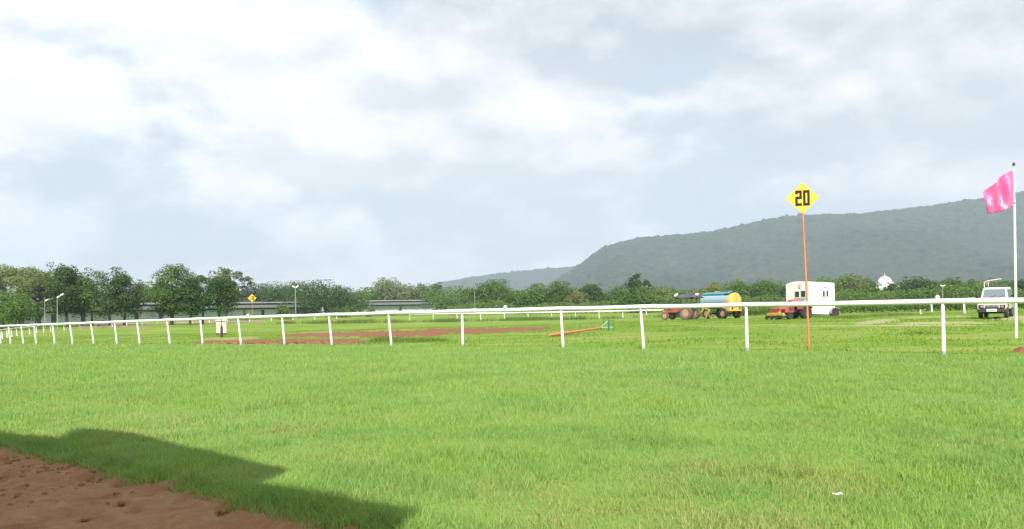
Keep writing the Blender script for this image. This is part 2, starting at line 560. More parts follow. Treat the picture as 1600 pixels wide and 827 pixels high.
def track_strip(name, ylo, yhi, x0, x1, nx, ny, zf, mat):
    """sheet between two curves y=ylo(x) and y=yhi(x)"""
    X = np.linspace(x0, x1, nx) if name != 'sand_track' else np.concatenate([np.linspace(x0, -7, 60)[:-1], np.linspace(-7, 2.5, nx - 119), np.linspace(2.5, x1, 60)])
    T = np.linspace(0, 1, ny)[:, None]
    YL, YH = ylo(X)[None, :], yhi(X)[None, :]
    Y = YL + (YH - YL) * T
    XX = np.broadcast_to(X[None, :], Y.shape)
    Z = zf(XX, Y)
    v = np.stack([XX.ravel(), Y.ravel(), Z.ravel()], 1)
    i = np.arange((nx - 1) * (ny - 1))
    a = (i // (nx - 1)) * nx + i % (nx - 1)
    f = np.stack([a, a + 1, a + nx + 1, a + nx], 1)
    return mesh_np(name, v, f, mat, None, True)

def turf_z(X, Y):
    z = gz(X, Y) + 0.03 * (fbm(X * .8, Y * .8, 9, 3) - .5)
    e = Y - edge_y(X)
    return z - 0.10 * (1 - sstep(e / 0.25))
t = track_strip('turf_track', edge_y, lambda x: fence_y(x) + 0.5, -75, 40, 460, 90, turf_z, TURF)
tag(t, kind='structure')

def sand_z(X, Y):
    z = -0.065 + 0.03 * (fbm(X * 1.3, Y * 1.3, 21, 3) - .5)
    # harrow ridges running along the track and hoof marks
    q = (Y - X * ESL) * 3.2 + 1.2 * fbm(X * .8, Y * .8, 8, 3)
    z = z + 0.006 * np.sin(q * 2 * PI) + 0.055 * (fbm(X * 8, Y * 8, 33, 4) - .5)
    k = vn(X * 4.6, Y * 4.6, 77)
    z = z - 0.035 * sstep((k - .72) / .12) + .02 * sstep((vn(X * 9, Y * 9, 78) - .8) / .1)
    return z
def fine_sand():
    # fine mesh where the camera sees it, coarse beyond
    a = track_strip('sand_track', lambda x: edge_y(x) - 7.5, lambda x: edge_y(x) + 0.12, -22, 9, 760, 260, sand_z, SAND)
    tag(a, kind='structure')
fine_sand()

# loose clods of earth on the sand
rng = np.random.default_rng(77)
n_ = 2600
cx_ = rng.uniform(-9, 1.0, n_)
cy_ = edge_y(cx_) - rng.uniform(0, 1, n_) ** 1.3 * 3.4 + .05
kk = rng.uniform(0, 1, n_) < np.clip((fbm(cx_ * 1.1, cy_ * 1.1, 63, 3) - .34) * 3.5, .05, 1)
cx_, cy_ = cx_[kk], cy_[kk]
n_ = len(cx_)
cs = (rng.uniform(.25, 1, n_) ** 2.2 * .028)[:, None, None]
cube = np.array([(-1, -1, -1), (1, -1, -1), (1, 1, -1), (-1, 1, -1), (-.7, -.7, .8), (.7, -.7, .8), (.7, .7, .8), (-.7, .7, .8)], float)[None]
cv_ = (cube + rng.normal(0, .28, (n_, 8, 3))) * cs * np.array([1.1, 1, .65])
cv_ = cv_ + np.stack([cx_, cy_, sand_z(cx_, cy_) + .004], 1)[:, None, :]
cf_ = (np.arange(n_)[:, None, None] * 8 + np.array([(0, 3, 2, 1), (4, 5, 6, 7), (0, 1, 5, 4), (1, 2, 6, 5), (2, 3, 7, 6), (3, 0, 4, 7)])[None]).reshape(-1, 4)
tag(mesh_np('earth_clods', cv_.reshape(-1, 3), cf_, SAND, None, True), kind='stuff')

# hills
ridge_px = [(740, 492), (800, 474), (850, 447), (885, 426), (905, 413), (915, 405), (940, 386), (965, 378), (1000, 370), (1050, 366), (1100, 362), (1150, 352), (1200, 341), (1250, 335), (1300, 333), (1350, 332), (1400, 326), (1450, 321), (1500, 312), (1540, 307), (1600, 298), (1700, 290), (1900, 300), (2200, 360), (2400, 420)]
D1 = 2600.0
rx = np.array([un(p[0], p[1], D1).x for p in ridge_px])
rzv = np.array([un(p[0], p[1], D1).z for p in ridge_px])
def hill_f(X, Y):
    bend = 110 * (fbm(X / 420, X * 0 + 1, 4, 3) - .5)
    r = np.interp(X, rx, rzv)
    tt = (Y + bend * 0 - 1450) / (D1 - 1450)
    front = np.clip(tt, 0, 1)
    prof = front ** 1.15
    back = sstep(1 - (Y - D1) / 500)
    prof = np.where(Y > D1, back, prof)
    gul = 95 * (fbm(X / 210, Y / 420, 12, 4) - .5) * np.sin(np.clip(front, 0, 1) * PI) ** 0.8 * np.clip(r / 150, 0, 1)
    trees = 11 * (fbm(X / 11, Y / 11, 31, 3) - .4) + 7 * sstep((hsh(np.round(X / 9), np.round(Y / 9), 51) - .93) / .07)
    return r * prof + gul + trees * np.clip(front * 6, 0, 1) - 4
HILLM, n = newmat('forest_hill')
c = n.n('ShaderNodeTexCoord').outputs['Object']
a = n.noise(c, 0.045, 5, 0.7)
b = n.noise(c, 0.004, 3, 0.6)
col = n.mix(n.ramp(a, [(0.36, 0), (0.64, 1)]), (0.004, 0.010, 0.005), (0.050, 0.072, 0.026))
col = n.mix(n.ramp(b, [(0.4, 0), (0.65, .5)]), col, (0.045, 0.055, 0.028))
p = n.n('ShaderNodeBsdfPrincipled', {'Base Color': col, 'Roughness': 1.0, 'Specular IOR Level': 0.0,
        'Normal': n.n('ShaderNodeBump', {'Strength': 1.0, 'Distance': 6.0, 'Height': a}).outputs[0]})
out(n, p.outputs[0])
h = grid('hill', np.concatenate([np.arange(100, 2000, 5.5), np.arange(2000, 3400, 14)]), np.concatenate([np.arange(1440, 2400, 8.0), np.arange(2400, 2700, 5.0), np.arange(2700, 2950, 14)]), hill_f, HILLM)
tag(h, kind='structure')
ridge2 = [(560, 482), (640, 456), (685, 441), (720, 435), (750, 430), (800, 424), (850, 419), (905, 415), (960, 413), (1050, 420), (1150, 450)]
D2 = 3700.0
r2x = np.array([un(q[0], q[1], D2).x for q in ridge2])
r2z = np.array([un(q[0], q[1], D2).z for q in ridge2])
def hill2_f(X, Y):
    r = np.interp(X, r2x, r2z)
    front = np.clip((Y - 2950) / (D2 - 2950), 0, 1)
    prof = np.where(Y > D2, sstep(1 - (Y - D2) / 500), front ** 1.1)
    trees = 10 * (fbm(X / 14, Y / 14, 61, 3) - .4) + 6 * sstep((hsh(np.round(X / 14), np.round(Y / 14), 91) - .92) / .08)
    return r * prof + trees * np.clip(front * 6, 0, 1) - 4
h2 = grid('hill', np.arange(-800, 1200, 12.0), np.arange(2940, 4200, 12.0), hill2_f, HILLM)
tag(h2, kind='structure')

# haze
hzm, n = newmat('haze_air')
v = n.n('ShaderNodeVolumePrincipled', {'Color': (0.70, 0.83, 0.97, 1), 'Density': 0.00021, 'Anisotropy': 0.0})
n.n('ShaderNodeOutputMaterial', {'Volume': v.outputs[0]})
hb = MB().box((0, 2400, 228), (8400, 5400, 462)).build('haze', hzm)
tag(hb, kind='stuff')

# ------------------------------------------------------------------ soil patches, paths and ribbons on the ground
def ribbon(name, top, bot, mat, lift=0.012, rough=0.05, step=0.22, seed=1, kind='structure'):
    """sheet between a far and a near edge, both given as photo pixels, draped on the ground with ragged edges"""
    T = [hit(*q) for q in top]
    B = [hit(*q) for q in bot]
    def res(P, N):
        L = [0]
        for i in range(1, len(P)):
            L.append(L[-1] + (P[i] - P[i - 1]).length)
        s_ = np.linspace(0, L[-1], N)
        return np.stack([np.interp(s_, L, [q[k] for q in P]) for k in range(2)], 1)
    length = sum((T[i] - T[i - 1]).length for i in range(1, len(T)))
    N = max(12, min(900, int(length / step)))
    A, Bq = res(T, N), res(B, N)
    wid = np.linalg.norm(A - Bq, axis=1).mean()
    M = max(3, min(80, int(wid / step)))
    tt = np.linspace(0, 1, M)[:, None, None]
    s1 = np.arange(N) * 0.31
    ja = (fbm(s1, s1 * 0 + seed, seed, 4) - .5)[:, None]
    jb = (fbm(s1, s1 * 0 + seed + 9, seed + 7, 4) - .5)[:, None]
    dv = (A - Bq)
    s2 = np.arange(N) * 1.7
    ja = ja * .8 + .5 * (fbm(s2, s2 * 0 + 3, seed + 2, 2) - .5)[:, None]
    jb = jb * .8 + .6 * (fbm(s2, s2 * 0 + 5, seed + 4, 2) - .5)[:, None]
    A2, B2 = A + dv * ja * .7, Bq + dv * jb * .7
    P = B2[None] + (A2 - B2)[None] * tt
    X, Y = P[..., 0], P[..., 1]
    ed = (np.minimum(tt[..., 0], 1 - tt[..., 0]) * 2)
    ends = np.minimum(np.arange(N), np.arange(N)[::-1]) / max(2, N * .03, min(N * .2, 12))
    ed = np.minimum(ed * 3, 1) * np.clip(ends, 0, 1)[None]
    Z = gz(X, Y) - 0.05 + (lift + 0.05 + 0.035) * ed + rough * fbm(X * 2.2, Y * 2.2, seed, 4) * ed
    v_ = np.stack([X.ravel(), Y.ravel(), Z.ravel()], 1)
    i = np.arange((N - 1) * (M - 1))
    a_ = (i // (N - 1)) * N + i % (N - 1)
    f_ = np.stack([a_, a_ + 1, a_ + N + 1, a_ + N], 1)
    o = mesh_np(name, v_, f_, mat, None, True)
    tag(o, kind=kind)
    return o

ribbon('red_soil_strip', [(420, 525), (480, 520), (560, 516.5), (650, 514.5), (760, 513), (880, 511)], [(420, 527), (480, 527.5), (560, 527.5), (650, 527.5), (760, 522.5), (880, 514)], REDSOIL, rough=0.05, lift=0.0, seed=3)
ribbon('red_soil_bank', [(280, 534.5), (340, 534), (420, 533), (500, 531.5), (560, 531.5), (600, 532.5)], [(280, 536.5), (340, 537.5), (420, 538), (500, 538), (560, 538), (600, 537.5)], REDSOIL, lift=0.02, rough=0.07, seed=5)
ribbon('red_soil_bank', [(1577, 546.5), (1600, 546), (1660, 546)], [(1577, 550), (1600, 551.5), (1660, 552)], REDSOIL, lift=0.02, rough=0.05, seed=8, step=0.08)
ribbon('soil_track', [(112, 506), (160, 505.5), (240, 504)], [(112, 513), (160, 513), (240, 510)], STONE, rough=0.10, seed=11)
ribbon('soil_track', [(240, 503.5), (330, 501), (420, 500)], [(240, 506.5), (330, 504.5), (420, 502.5)], STONE, rough=0.05, seed=12)
ribbon('path', [(1318, 504.5), (1360, 501.5), (1395, 499), (1410, 497.5)], [(1318, 508), (1360, 508), (1395, 504), (1410, 501)], PALESOIL, rough=0.02, seed=13)
ribbon('path', [(1395, 497), (1440, 495.3), (1490, 494.5), (1535, 494)], [(1395, 499), (1440, 498), (1490, 497), (1535, 496.5)], PALESOIL, rough=0.02, seed=14)
ribbon('path', [(1540, 496), (1580, 494), (1640, 492)], [(1540, 500), (1580, 502), (1640, 503)], PALESOIL, rough=0.02, seed=15)
ribbon('path', [(1160, 510.2), (1300, 509.8), (1450, 509.3), (1620, 508.7)], [(1160, 511.0), (1300, 510.7), (1450, 510.2), (1620, 509.7)], PALESOIL, rough=0.01, seed=16)
ribbon('path', [(1385, 505), (1430, 504), (1500, 503.5), (1560, 504)], [(1385, 507.5), (1430, 507.8), (1500, 507.4), (1560, 507)], PALESOIL, rough=0.01, seed=17)
ribbon('dry_grass_strip', [(300, 529), (360, 527), (420, 525)], [(300, 533.5), (360, 532.5), (420, 530)], DRYG, rough=0.03, lift=0.0, seed=18)

# ------------------------------------------------------------------ grass
def blades(name, P, hgt, wid, mat, lean=0.35, two=True, seed=0, face_bias=0.0, parent=None):
    rng = np.random.default_rng(seed)
    N = len(P)
    hh = hgt * rng.uniform(.5, 1.25, N)
    if name in ('turf_grass', 'dry_grass'):
        hh = hh * (.55 + .95 * fbm(P[:, 0] * .9, P[:, 1] * .9, 87, 4) + .8 * (fbm(P[:, 0] * 3.2, P[:, 1] * 3.2, 88, 2) > .74))
    ww = wid * rng.uniform(.7, 1.3, N)
    az = rng.uniform(0, 2 * PI, N)
    dx, dy = np.cos(az), np.sin(az)
    la = rng.uniform(0, 2 * PI, N)
    lm = hh * lean * rng.uniform(.2, 1.3, N)
    lx, ly = np.cos(la) * lm, np.sin(la) * lm
    side = np.stack([dx * ww / 2, dy * ww / 2, np.zeros(N)], 1)
    up1 = np.stack([lx * .35, ly * .35, hh * .55], 1)
    up2 = np.stack([lx, ly, hh], 1)
    if two:
        V = np.stack([P - side, P + side, P + up1 + side * .8, P + up1 - side * .8, P + up2], 1).reshape(-1, 3)
        b = np.arange(N)[:, None] * 5
        q = b + np.array([[0, 1, 2, 3]])
        t_ = b + np.array([[3, 2, 4]])
        return mesh_np(name, V, [q, t_], mat, parent)
    V = np.stack([P - side, P + side, P + up2], 1).reshape(-1, 3)
    return mesh_np(name, V, np.arange(N * 3).reshape(-1, 3), mat, parent)

def scatter(dlo, dhi, dens, seed, pxlo=-180, pxhi=1780):
    """uniform ground points in the band of depths seen by (and a little beside) the camera"""
    rng = np.random.default_rng(seed)
    area = (dhi * dhi - dlo * dlo) / 2 * (pxhi - pxlo) / F
    N = int(area * dens)
    d = np.sqrt(rng.uniform(dlo * dlo, dhi * dhi, N))
    x = d * (rng.uniform(pxlo, pxhi, N) - 800) / F
    return x, d, rng

def turf_pts(dlo, dhi, dens, seed):
    x, y, rng = scatter(dlo, dhi, dens, seed)
    k = (y > edge_y(x) - 0.03) & (y < fence_y(x) + 0.6)
    x, y = x[k], y[k]
    clump = fbm(x * 1.6, y * 1.6, 41, 3)
    k = rng.uniform(0, 1, len(x)) < np.clip(0.45 + (clump - .4) * 3.0, .25, 1)
    x, y = x[k], y[k]
    return np.stack([x, y, turf_z(x, y) - 0.005], 1), rng

P, rng = turf_pts(3.6, 8.5, 4200, 1)
dryness = lambda P: np.clip(1 - np.abs(P[:, 1] - edge_y(P[:, 0]) - 1.6) / 2.4, 0, 1)
dry = fbm(P[:, 0] * 1.3 + 5, P[:, 1] * 1.3, 71, 3) + rng.uniform(-.22, .22, len(P)) + .26 * dryness(P) > .80
blades('turf_grass', P[~dry], 0.056, 0.0060, G_TURF, 0.6, True, 1)
blades('dry_grass', P[dry], 0.05, 0.006, G_DRY, 0.7, True, 2)
P, rng = turf_pts(8.5, 15, 1500, 3)
dry = fbm(P[:, 0] * 1.3 + 5, P[:, 1] * 1.3, 71, 3) + rng.uniform(-.22, .22, len(P)) + .26 * dryness(P) > .82
blades('turf_grass', P[~dry], 0.062, 0.009, G_TURF, 0.55, True, 3)
blades('dry_grass', P[dry], 0.06, 0.010, G_DRY, 0.6, False, 4)
P, rng = turf_pts(15, 28, 420, 5)
blades('turf_grass', P, 0.075, 0.020, G_TURF, 0.5, False, 5)
P, rng = turf_pts(28, 60, 90, 6)
blades('turf_grass', P, 0.075, 0.042, G_TURF, 0.5, False, 6)
# longer tufts hanging over the sand edge
rng = np.random.default_rng(11)
N = 17000
ex = rng.uniform(-9, 1.2, N)
cl = fbm(ex * 2.2, ex * 0 + 2, 19, 4)
kk = rng.uniform(0, 1, N) < np.clip((cl - .3) * 3.2, .12, 1)
ex = ex[kk]
ey = edge_y(ex) + rng.normal(.05, .10, len(ex))
ez = np.maximum(turf_z(ex, ey), sand_z(ex, ey)) - .01
blades('edge_grass', np.stack([ex, ey, ez], 1), 0.095, 0.0062, G_TURF, 0.9, True, 12)
for nm in [o for o in COL.objects if o.name.startswith(('turf_grass', 'dry_grass', 'edge_grass')) and 'strip' not in o.name]:
    tag(nm, kind='stuff')

# field grass beyond the rail
x, y, rng = scatter(18, 75, 42, 21)
k = y > fence_y(x) + 0.4
x, y = x[k], y[k]
k = rng.uniform(0, 1, len(x)) < np.clip((fbm(x * .35, y * .35, 43, 3) - .36) * 4, .10, 1)
x, y = x[k], y[k]
G_FIELD = leafmat('field_blades', (0.12, 0.23, 0.025), (0.20, 0.33, 0.035), (0.22, 0.30, 0.045), 0.45)
tag(blades('field_grass', np.stack([x, y, gz(x, y) - .01], 1), 0.065, 0.05, G_FIELD, .8, False, 22), kind='stuff')

def strip_grass(pts, hgt, width, n_, seed, mat=None, wid=.09):
    rng = np.random.default_rng(seed)
    A = [hit(*q) for q in pts]
    L = [0]
    for i in range(1, len(A)):
        L.append(L[-1] + (A[i] - A[i - 1]).length)
    s_ = rng.uniform(0, L[-1], n_)
    x = np.interp(s_, L, [q.x for q in A]) + rng.normal(0, width * .3, n_)
    y = np.interp(s_, L, [q.y for q in A]) + rng.normal(0, width * .5, n_)
    k = rng.uniform(0, 1, n_) < np.clip((fbm(s_ * .35, s_ * 0 + seed, seed, 3) - .33) * 4, .05, 1)
    x, y = x[k], y[k]
    h_ = hgt * (0.4 + 1.1 * fbm(s_[k] * .5, s_[k] * 0 + 4, seed + 3, 3))
    return tag(blades('tall_grass', np.stack([x, y, gz(x, y) - .02], 1), h_, wid, mat or G_TALL, .5, False, seed), kind='stuff')

strip_grass([(440, 506), (520, 505.5), (600, 504.5), (700, 503)], .55, 1.6, 6500, 51)
strip_grass([(700, 503), (800, 501), (880, 500), (965, 498)], .5, 1.6, 5200, 52)
strip_grass([(985, 497), (1060, 495.5)], .55, 1.6, 2400, 53)
strip_grass([(360, 501), (440, 498), (560, 495), (720, 491)], .6, 3.0, 7000, 54)
strip_grass([(590, 534), (640, 534), (690, 533)], .22, .6, 1800, 55, wid=.04)
strip_grass([(430, 525), (520, 522), (650, 520), (780, 517)], .10, 5.0, 1000, 58, wid=.05)
strip_grass([(290, 536), (420, 535.5), (600, 535)], .12, 1.0, 700, 59, wid=.04)
strip_grass([(150, 505), (240, 503)], .4, 1.0, 1500, 56)
strip_grass([(1310, 498), (1345, 496), (1420, 492)], .25, 2.0, 3500, 57, wid=.05)

# ------------------------------------------------------------------ rail fences
def rail_fence(name, spots, rail_h, rail_r, post_r, lean, label, group=None, foot=False, top_fix=None):
    """spots: ground points of the posts; rail is one tube"""
    o0 = spots[0]
    root = empty(name, o0, 0, label, 'rail fence', group)
    tops = []
    for i, q in enumerate(spots):
        lx, ly = lean(i)
        tp = Vector((q.x + lx, q.y + ly, q.z + rail_h))
        tops.append(tp)
        a, b = q - o0 - Vector((0, 0, .12)), tp - o0 - Vector((0, 0, rail_r * .4))
        mid = a.lerp(b, .72)
        MB().tube([a, a.lerp(mid, .5), mid, b], [post_r, post_r, post_r * .96, post_r * .8], 10).build('post', WHITE, root, True)
        if foot:
            f0, f1 = q - o0 - Vector((0, 0, .03)), (q - o0).lerp(tp - o0, .09)
            MB().cyl(f0, f1, post_r * 1.22, post_r * 1.15, 10).build('post_foot', POSTGREY, root, True)
    pts = []
    for i in range(len(tops) - 1):
        for k_ in range(4):
            t_ = k_ / 4
            pts.append(tops[i].lerp(tops[i + 1], t_) - o0 - Vector((0, 0, 0.012 * math.sin(t_ * PI))))
    pts.append(tops[-1] - o0)
    MB().tube(pts, rail_r, 14).build('rail', WHITE, root, True)
    return root, tops

NP = [1, 16, 36, 56, 85, 113, 146, 182, 218, 265, 316, 376, 444, 518, 611, 722, 879, 1005, 1166, 1473]
spots = []
for px in NP:
    d = FD(px)
    spots.append(ground(px, d))
left = [spots[0] - FDIR * (3.1 * k_) + Vector((0, .25 * k_ * k_, 0)) for k_ in (3, 2, 1)]
right = [spots[-1] + FDIR * (4.2 * k_) for k_ in (1, 2, 3, 4)]
allp = [Vector((q.x, q.y, float(gz(q.x, q.y)))) for q in left + spots + right]
lr = random.Random(3)
LEAN = {877: 0, 1473: (-.03, -.05), 1166: (-.02, -.05), 1005: (-.09, -.08), 879: (-.06, -.08), 722: (.0, -.05)}
leans = [(-.10, -.06)] * 3 + [LEAN.get(px, (-.10 + lr.uniform(-.02, .03), -.07)) for px in NP] + [(-.03, -.05)] * 4
near_fence, TOPS = rail_fence('rail_fence', allp, 1.19, 0.060, 0.042, lambda i: leans[i], 'long white tubular running rail on slanting posts along the edge of the turf track', 'running rails', True)
for i in range(0, len(TOPS) - 1, 2):
    a_, b_ = TOPS[i] - near_fence.location, TOPS[i + 1] - near_fence.location
    MB().cyl(a_.lerp(b_, .11), a_.lerp(b_, .11) + (b_ - a_).normalized() * .16, .0635, None, 14).build('rail_sleeve', WHITE, near_fence, True)
for px in (390, 792, 1467):
    x_ = (px - 800) / F * FD(px) - .05
    i = min(range(len(TOPS) - 1), key=lambda k_: abs((TOPS[k_].x + TOPS[k_ + 1].x) / 2 - x_))
    a_, b_ = TOPS[i], TOPS[i + 1]
    t_ = (x_ - a_.x) / (b_.x - a_.x)
    q = a_.lerp(b_, t_) - near_fence.location
    rr = .06 if px != 1467 else .045
    MB().lathe([(-.02, .02), (0, rr * .8), (.05, rr), (.09, rr * .7), (.105, rr * .2)], q + Vector((0, 0, .035)), 'Z', 12).build('rail_cap', WHITE, near_fence, True)

FP = [(-60, 60), (-30, 65), (3, 71), (11, 74), (18, 77), (26, 80), (46, 85), (57, 90), (68, 93), (79, 96), (100, 101), (125, 106), (150, 111), (175, 115), (198, 119), (222, 123), (246, 127), (273, 130), (300, 132), (327, 134), (355, 136)]
fp = [ground(*q) for q in FP]
px = 390
while px < 560:
    fp.append(ground(px, 137 + (px - 390) * .012))
    px += 34
rail_fence('rail_fence', fp, 0.80, 0.055, 0.045, lambda i: (-.08, 0), 'low white running rail far off, curving round the left bend behind the first rail', 'running rails')

fp = []
px = 640
while px < 1075:
    fp.append(ground(px, 112 - (px - 640) * .012))
    px += 37
rail_fence('rail_fence', fp, 0.95, 0.085, 0.045, lambda i: (-.04, 0), 'straight white rail in the middle distance, left of the red tractor with the tank', 'running rails')

# ------------------------------------------------------------------ trees
def leaves_mesh(name, P, Nn, s, mat, parent, rng):
    N = len(P)
    r = rng.normal(size=(N, 3))
    n_ = Nn + r * 0.40
    n_ /= np.linalg.norm(n_, axis=1)[:, None] + 1e-9
    t1 = np.cross(n_, rng.normal(size=(N, 3)))
    t1 /= np.linalg.norm(t1, axis=1)[:, None] + 1e-9
    t2 = np.cross(n_, t1)
    ss = (s * rng.uniform(.55, 1.3, N))[:, None]
    asp = rng.uniform(.5, .95, N)[:, None]
    a, b = t1 * ss * .5, t2 * ss * asp * .5
    V = np.stack([P - a, P - b * 1.0 + a * .15, P + a, P + b], 1).reshape(-1, 3)
    return mesh_np(name, V, np.arange(N * 4).reshape(-1, 4), mat, parent)

def make_tree(name, px, top, wpx, d, kind, mat, label, group, seed, base_frac=None, trunk_px=None, n_mult=1.0):
    rng = np.random.default_rng(seed)
    base = ground(px, d)
    Hh = un(px, top, d).z - base.z
    if group in ('big trees left of the sheds', 'big trees before the sheds'):
        wpx = wpx * 1.10
        if kind in ('round', 'tall') and base_frac is None:
            base_frac = .13
    Wd = wpx * d / F
    root = empty(name, base, rng.uniform(-.3, .3), label, 'bush' if kind == 'bush' else 'tree', group)
    bf = base_frac if base_frac is not None else {'round': .10, 'umbrella': .50, 'tall': .12, 'sparse': .3, 'bush': 0.0, 'dome': .10, 'bare': .3}[kind]
    cb = Hh * bf
    ch = Hh - cb
    lobes = []
    if kind in ('round', 'bush', 'tall', 'sparse', 'bare', 'dome'):
        nl = {'round': 46, 'bush': 22, 'tall': 44, 'sparse': 26, 'bare': 18, 'dome': 80}[kind]
        for i in range(nl):
            v_ = rng.normal(size=3)
            v_ /= np.linalg.norm(v_)
            rr = rng.uniform(.45, 1.0) ** .5
            zc = .5 + .46 * v_[2] * rr
            wid = 1.0
            if kind == 'tall':
                wid = 1.0 - .45 * max(0, zc - .5)
            if kind == 'dome':
                zc = abs(v_[2]) * rr * .92
                wid = math.sqrt(max(.05, 1 - (zc * .85) ** 2)) / (math.hypot(v_[0], v_[1]) + .15)
            if kind == 'bush':
                zc = abs(v_[2]) * rr * .8 + .05
            lr_ = {'round': .20, 'bush': .26, 'tall': .19, 'sparse': .13, 'bare': .10, 'dome': .13}[kind] * rng.uniform(.65, 1.25)
            lobes.append((v_[0] * rr * wid * .40 * Wd, v_[1] * rr * wid * .40 * Wd, cb + zc * ch * .93, lr_ * Wd, lr_ * Wd * rng.uniform(.6, .85)))
        if kind in ('round', 'tall'):
            for i in range(9):
                lobes.append((rng.normal(0, .17) * Wd, rng.normal(0, .17) * Wd, cb + rng.uniform(.18, .75) * ch, .25 * Wd, min(.22 * Wd, .3 * ch)))
            # one or two uneven leaders
            for i in range(3):
                lobes.append((rng.uniform(-.3, .3) * Wd, rng.uniform(-.2, .2) * Wd, Hh - rng.uniform(.02, .10) * Hh, .12 * Wd, .11 * Wd))
        if kind == 'dome':
            for i in range(14):
                lobes.append((rng.normal(0, .2) * Wd, rng.normal(0, .2) * Wd, cb + rng.uniform(.2, .7) * ch, .22 * Wd, .18 * Wd))
    else:
        for i in range(60):
            r_ = math.sqrt(rng.uniform(0, 1)) * .46
            a_ = rng.uniform(0, 2 * PI)
            zc = 1 - .5 * (r_ / .46) ** 2.2 - abs(rng.normal(0, .20))
            lobes.append((r_ * math.cos(a_) * Wd, r_ * math.sin(a_) * Wd, cb + max(.05, zc) * ch * .9, Wd * rng.uniform(.07, .13), Wd * rng.uniform(.035, .06)))
    L = np.array(lobes)
    s = 2.5 * d / F
    hpx = ch / d * F
    dens = {'round': 11, 'bush': 8.0, 'tall': 11, 'sparse': 3.4, 'bare': 1.1, 'dome': 10, 'umbrella': 9}[kind]
    n_ = int(np.clip(dens * wpx * hpx / 5.5 * n_mult, 250, 22000))
    wgt = L[:, 3] ** 2
    idx = rng.choice(len(L), n_, p=wgt / wgt.sum())
    v_ = rng.normal(size=(n_, 3))
    v_ /= np.linalg.norm(v_, axis=1)[:, None]
    fl = (v_[:, 2] < -.2) & (rng.uniform(0, 1, n_) < .6)
    v_[fl, 2] *= -1
    rr = rng.uniform(.55, 1.0, n_) ** .6
    fr = rng.uniform(0, 1, n_) < .08
    rr[fr] *= rng.uniform(1.05, 1.35, fr.sum())
    P_ = L[idx, :3] + v_ * np.stack([L[idx, 3], L[idx, 3], L[idx, 4]], 1) * rr[:, None]
    P_[:, 2] = np.clip(P_[:, 2], .03, Hh * 1.02)
    leaves_mesh('crown', P_, v_ + np.array([0, 0, .35]), s, mat, root, rng)
    # trunk and limbs
    r0 = {'bush': .05}.get(kind, min(.38, max(.13, Wd * .03)))
    if kind == 'dome':
        r0 = max(.3, Wd * .03)
    tb = MB()
    tx = 0 if trunk_px is None else (trunk_px - px) * d / F
    hb = max(cb * 1.15, Hh * .30)
    knee = Vector((tx * .7 + rng.normal(0, .03) * Hh, rng.normal(0, .03) * Hh, hb))
    tb.tube([(tx, 0, -.25), (tx + (knee.x - tx) * .3, knee.y * .4, hb * .5), knee], [r0 * 1.35, r0, r0 * .8], 8)
    nlim = 4 if kind != 'bare' else 9
    for i in range(nlim):
        e = Vector(L[rng.integers(len(L)), :3].tolist())
        m_ = knee.lerp(e, .5) + Vector((0, 0, -.03 * Hh))
        tb.tube([knee - Vector((0, 0, .05)), m_, e], [r0 * .62, r0 * .4, r0 * .15], 6)
    tb.build('trunk', BARK, root, True)
    return root

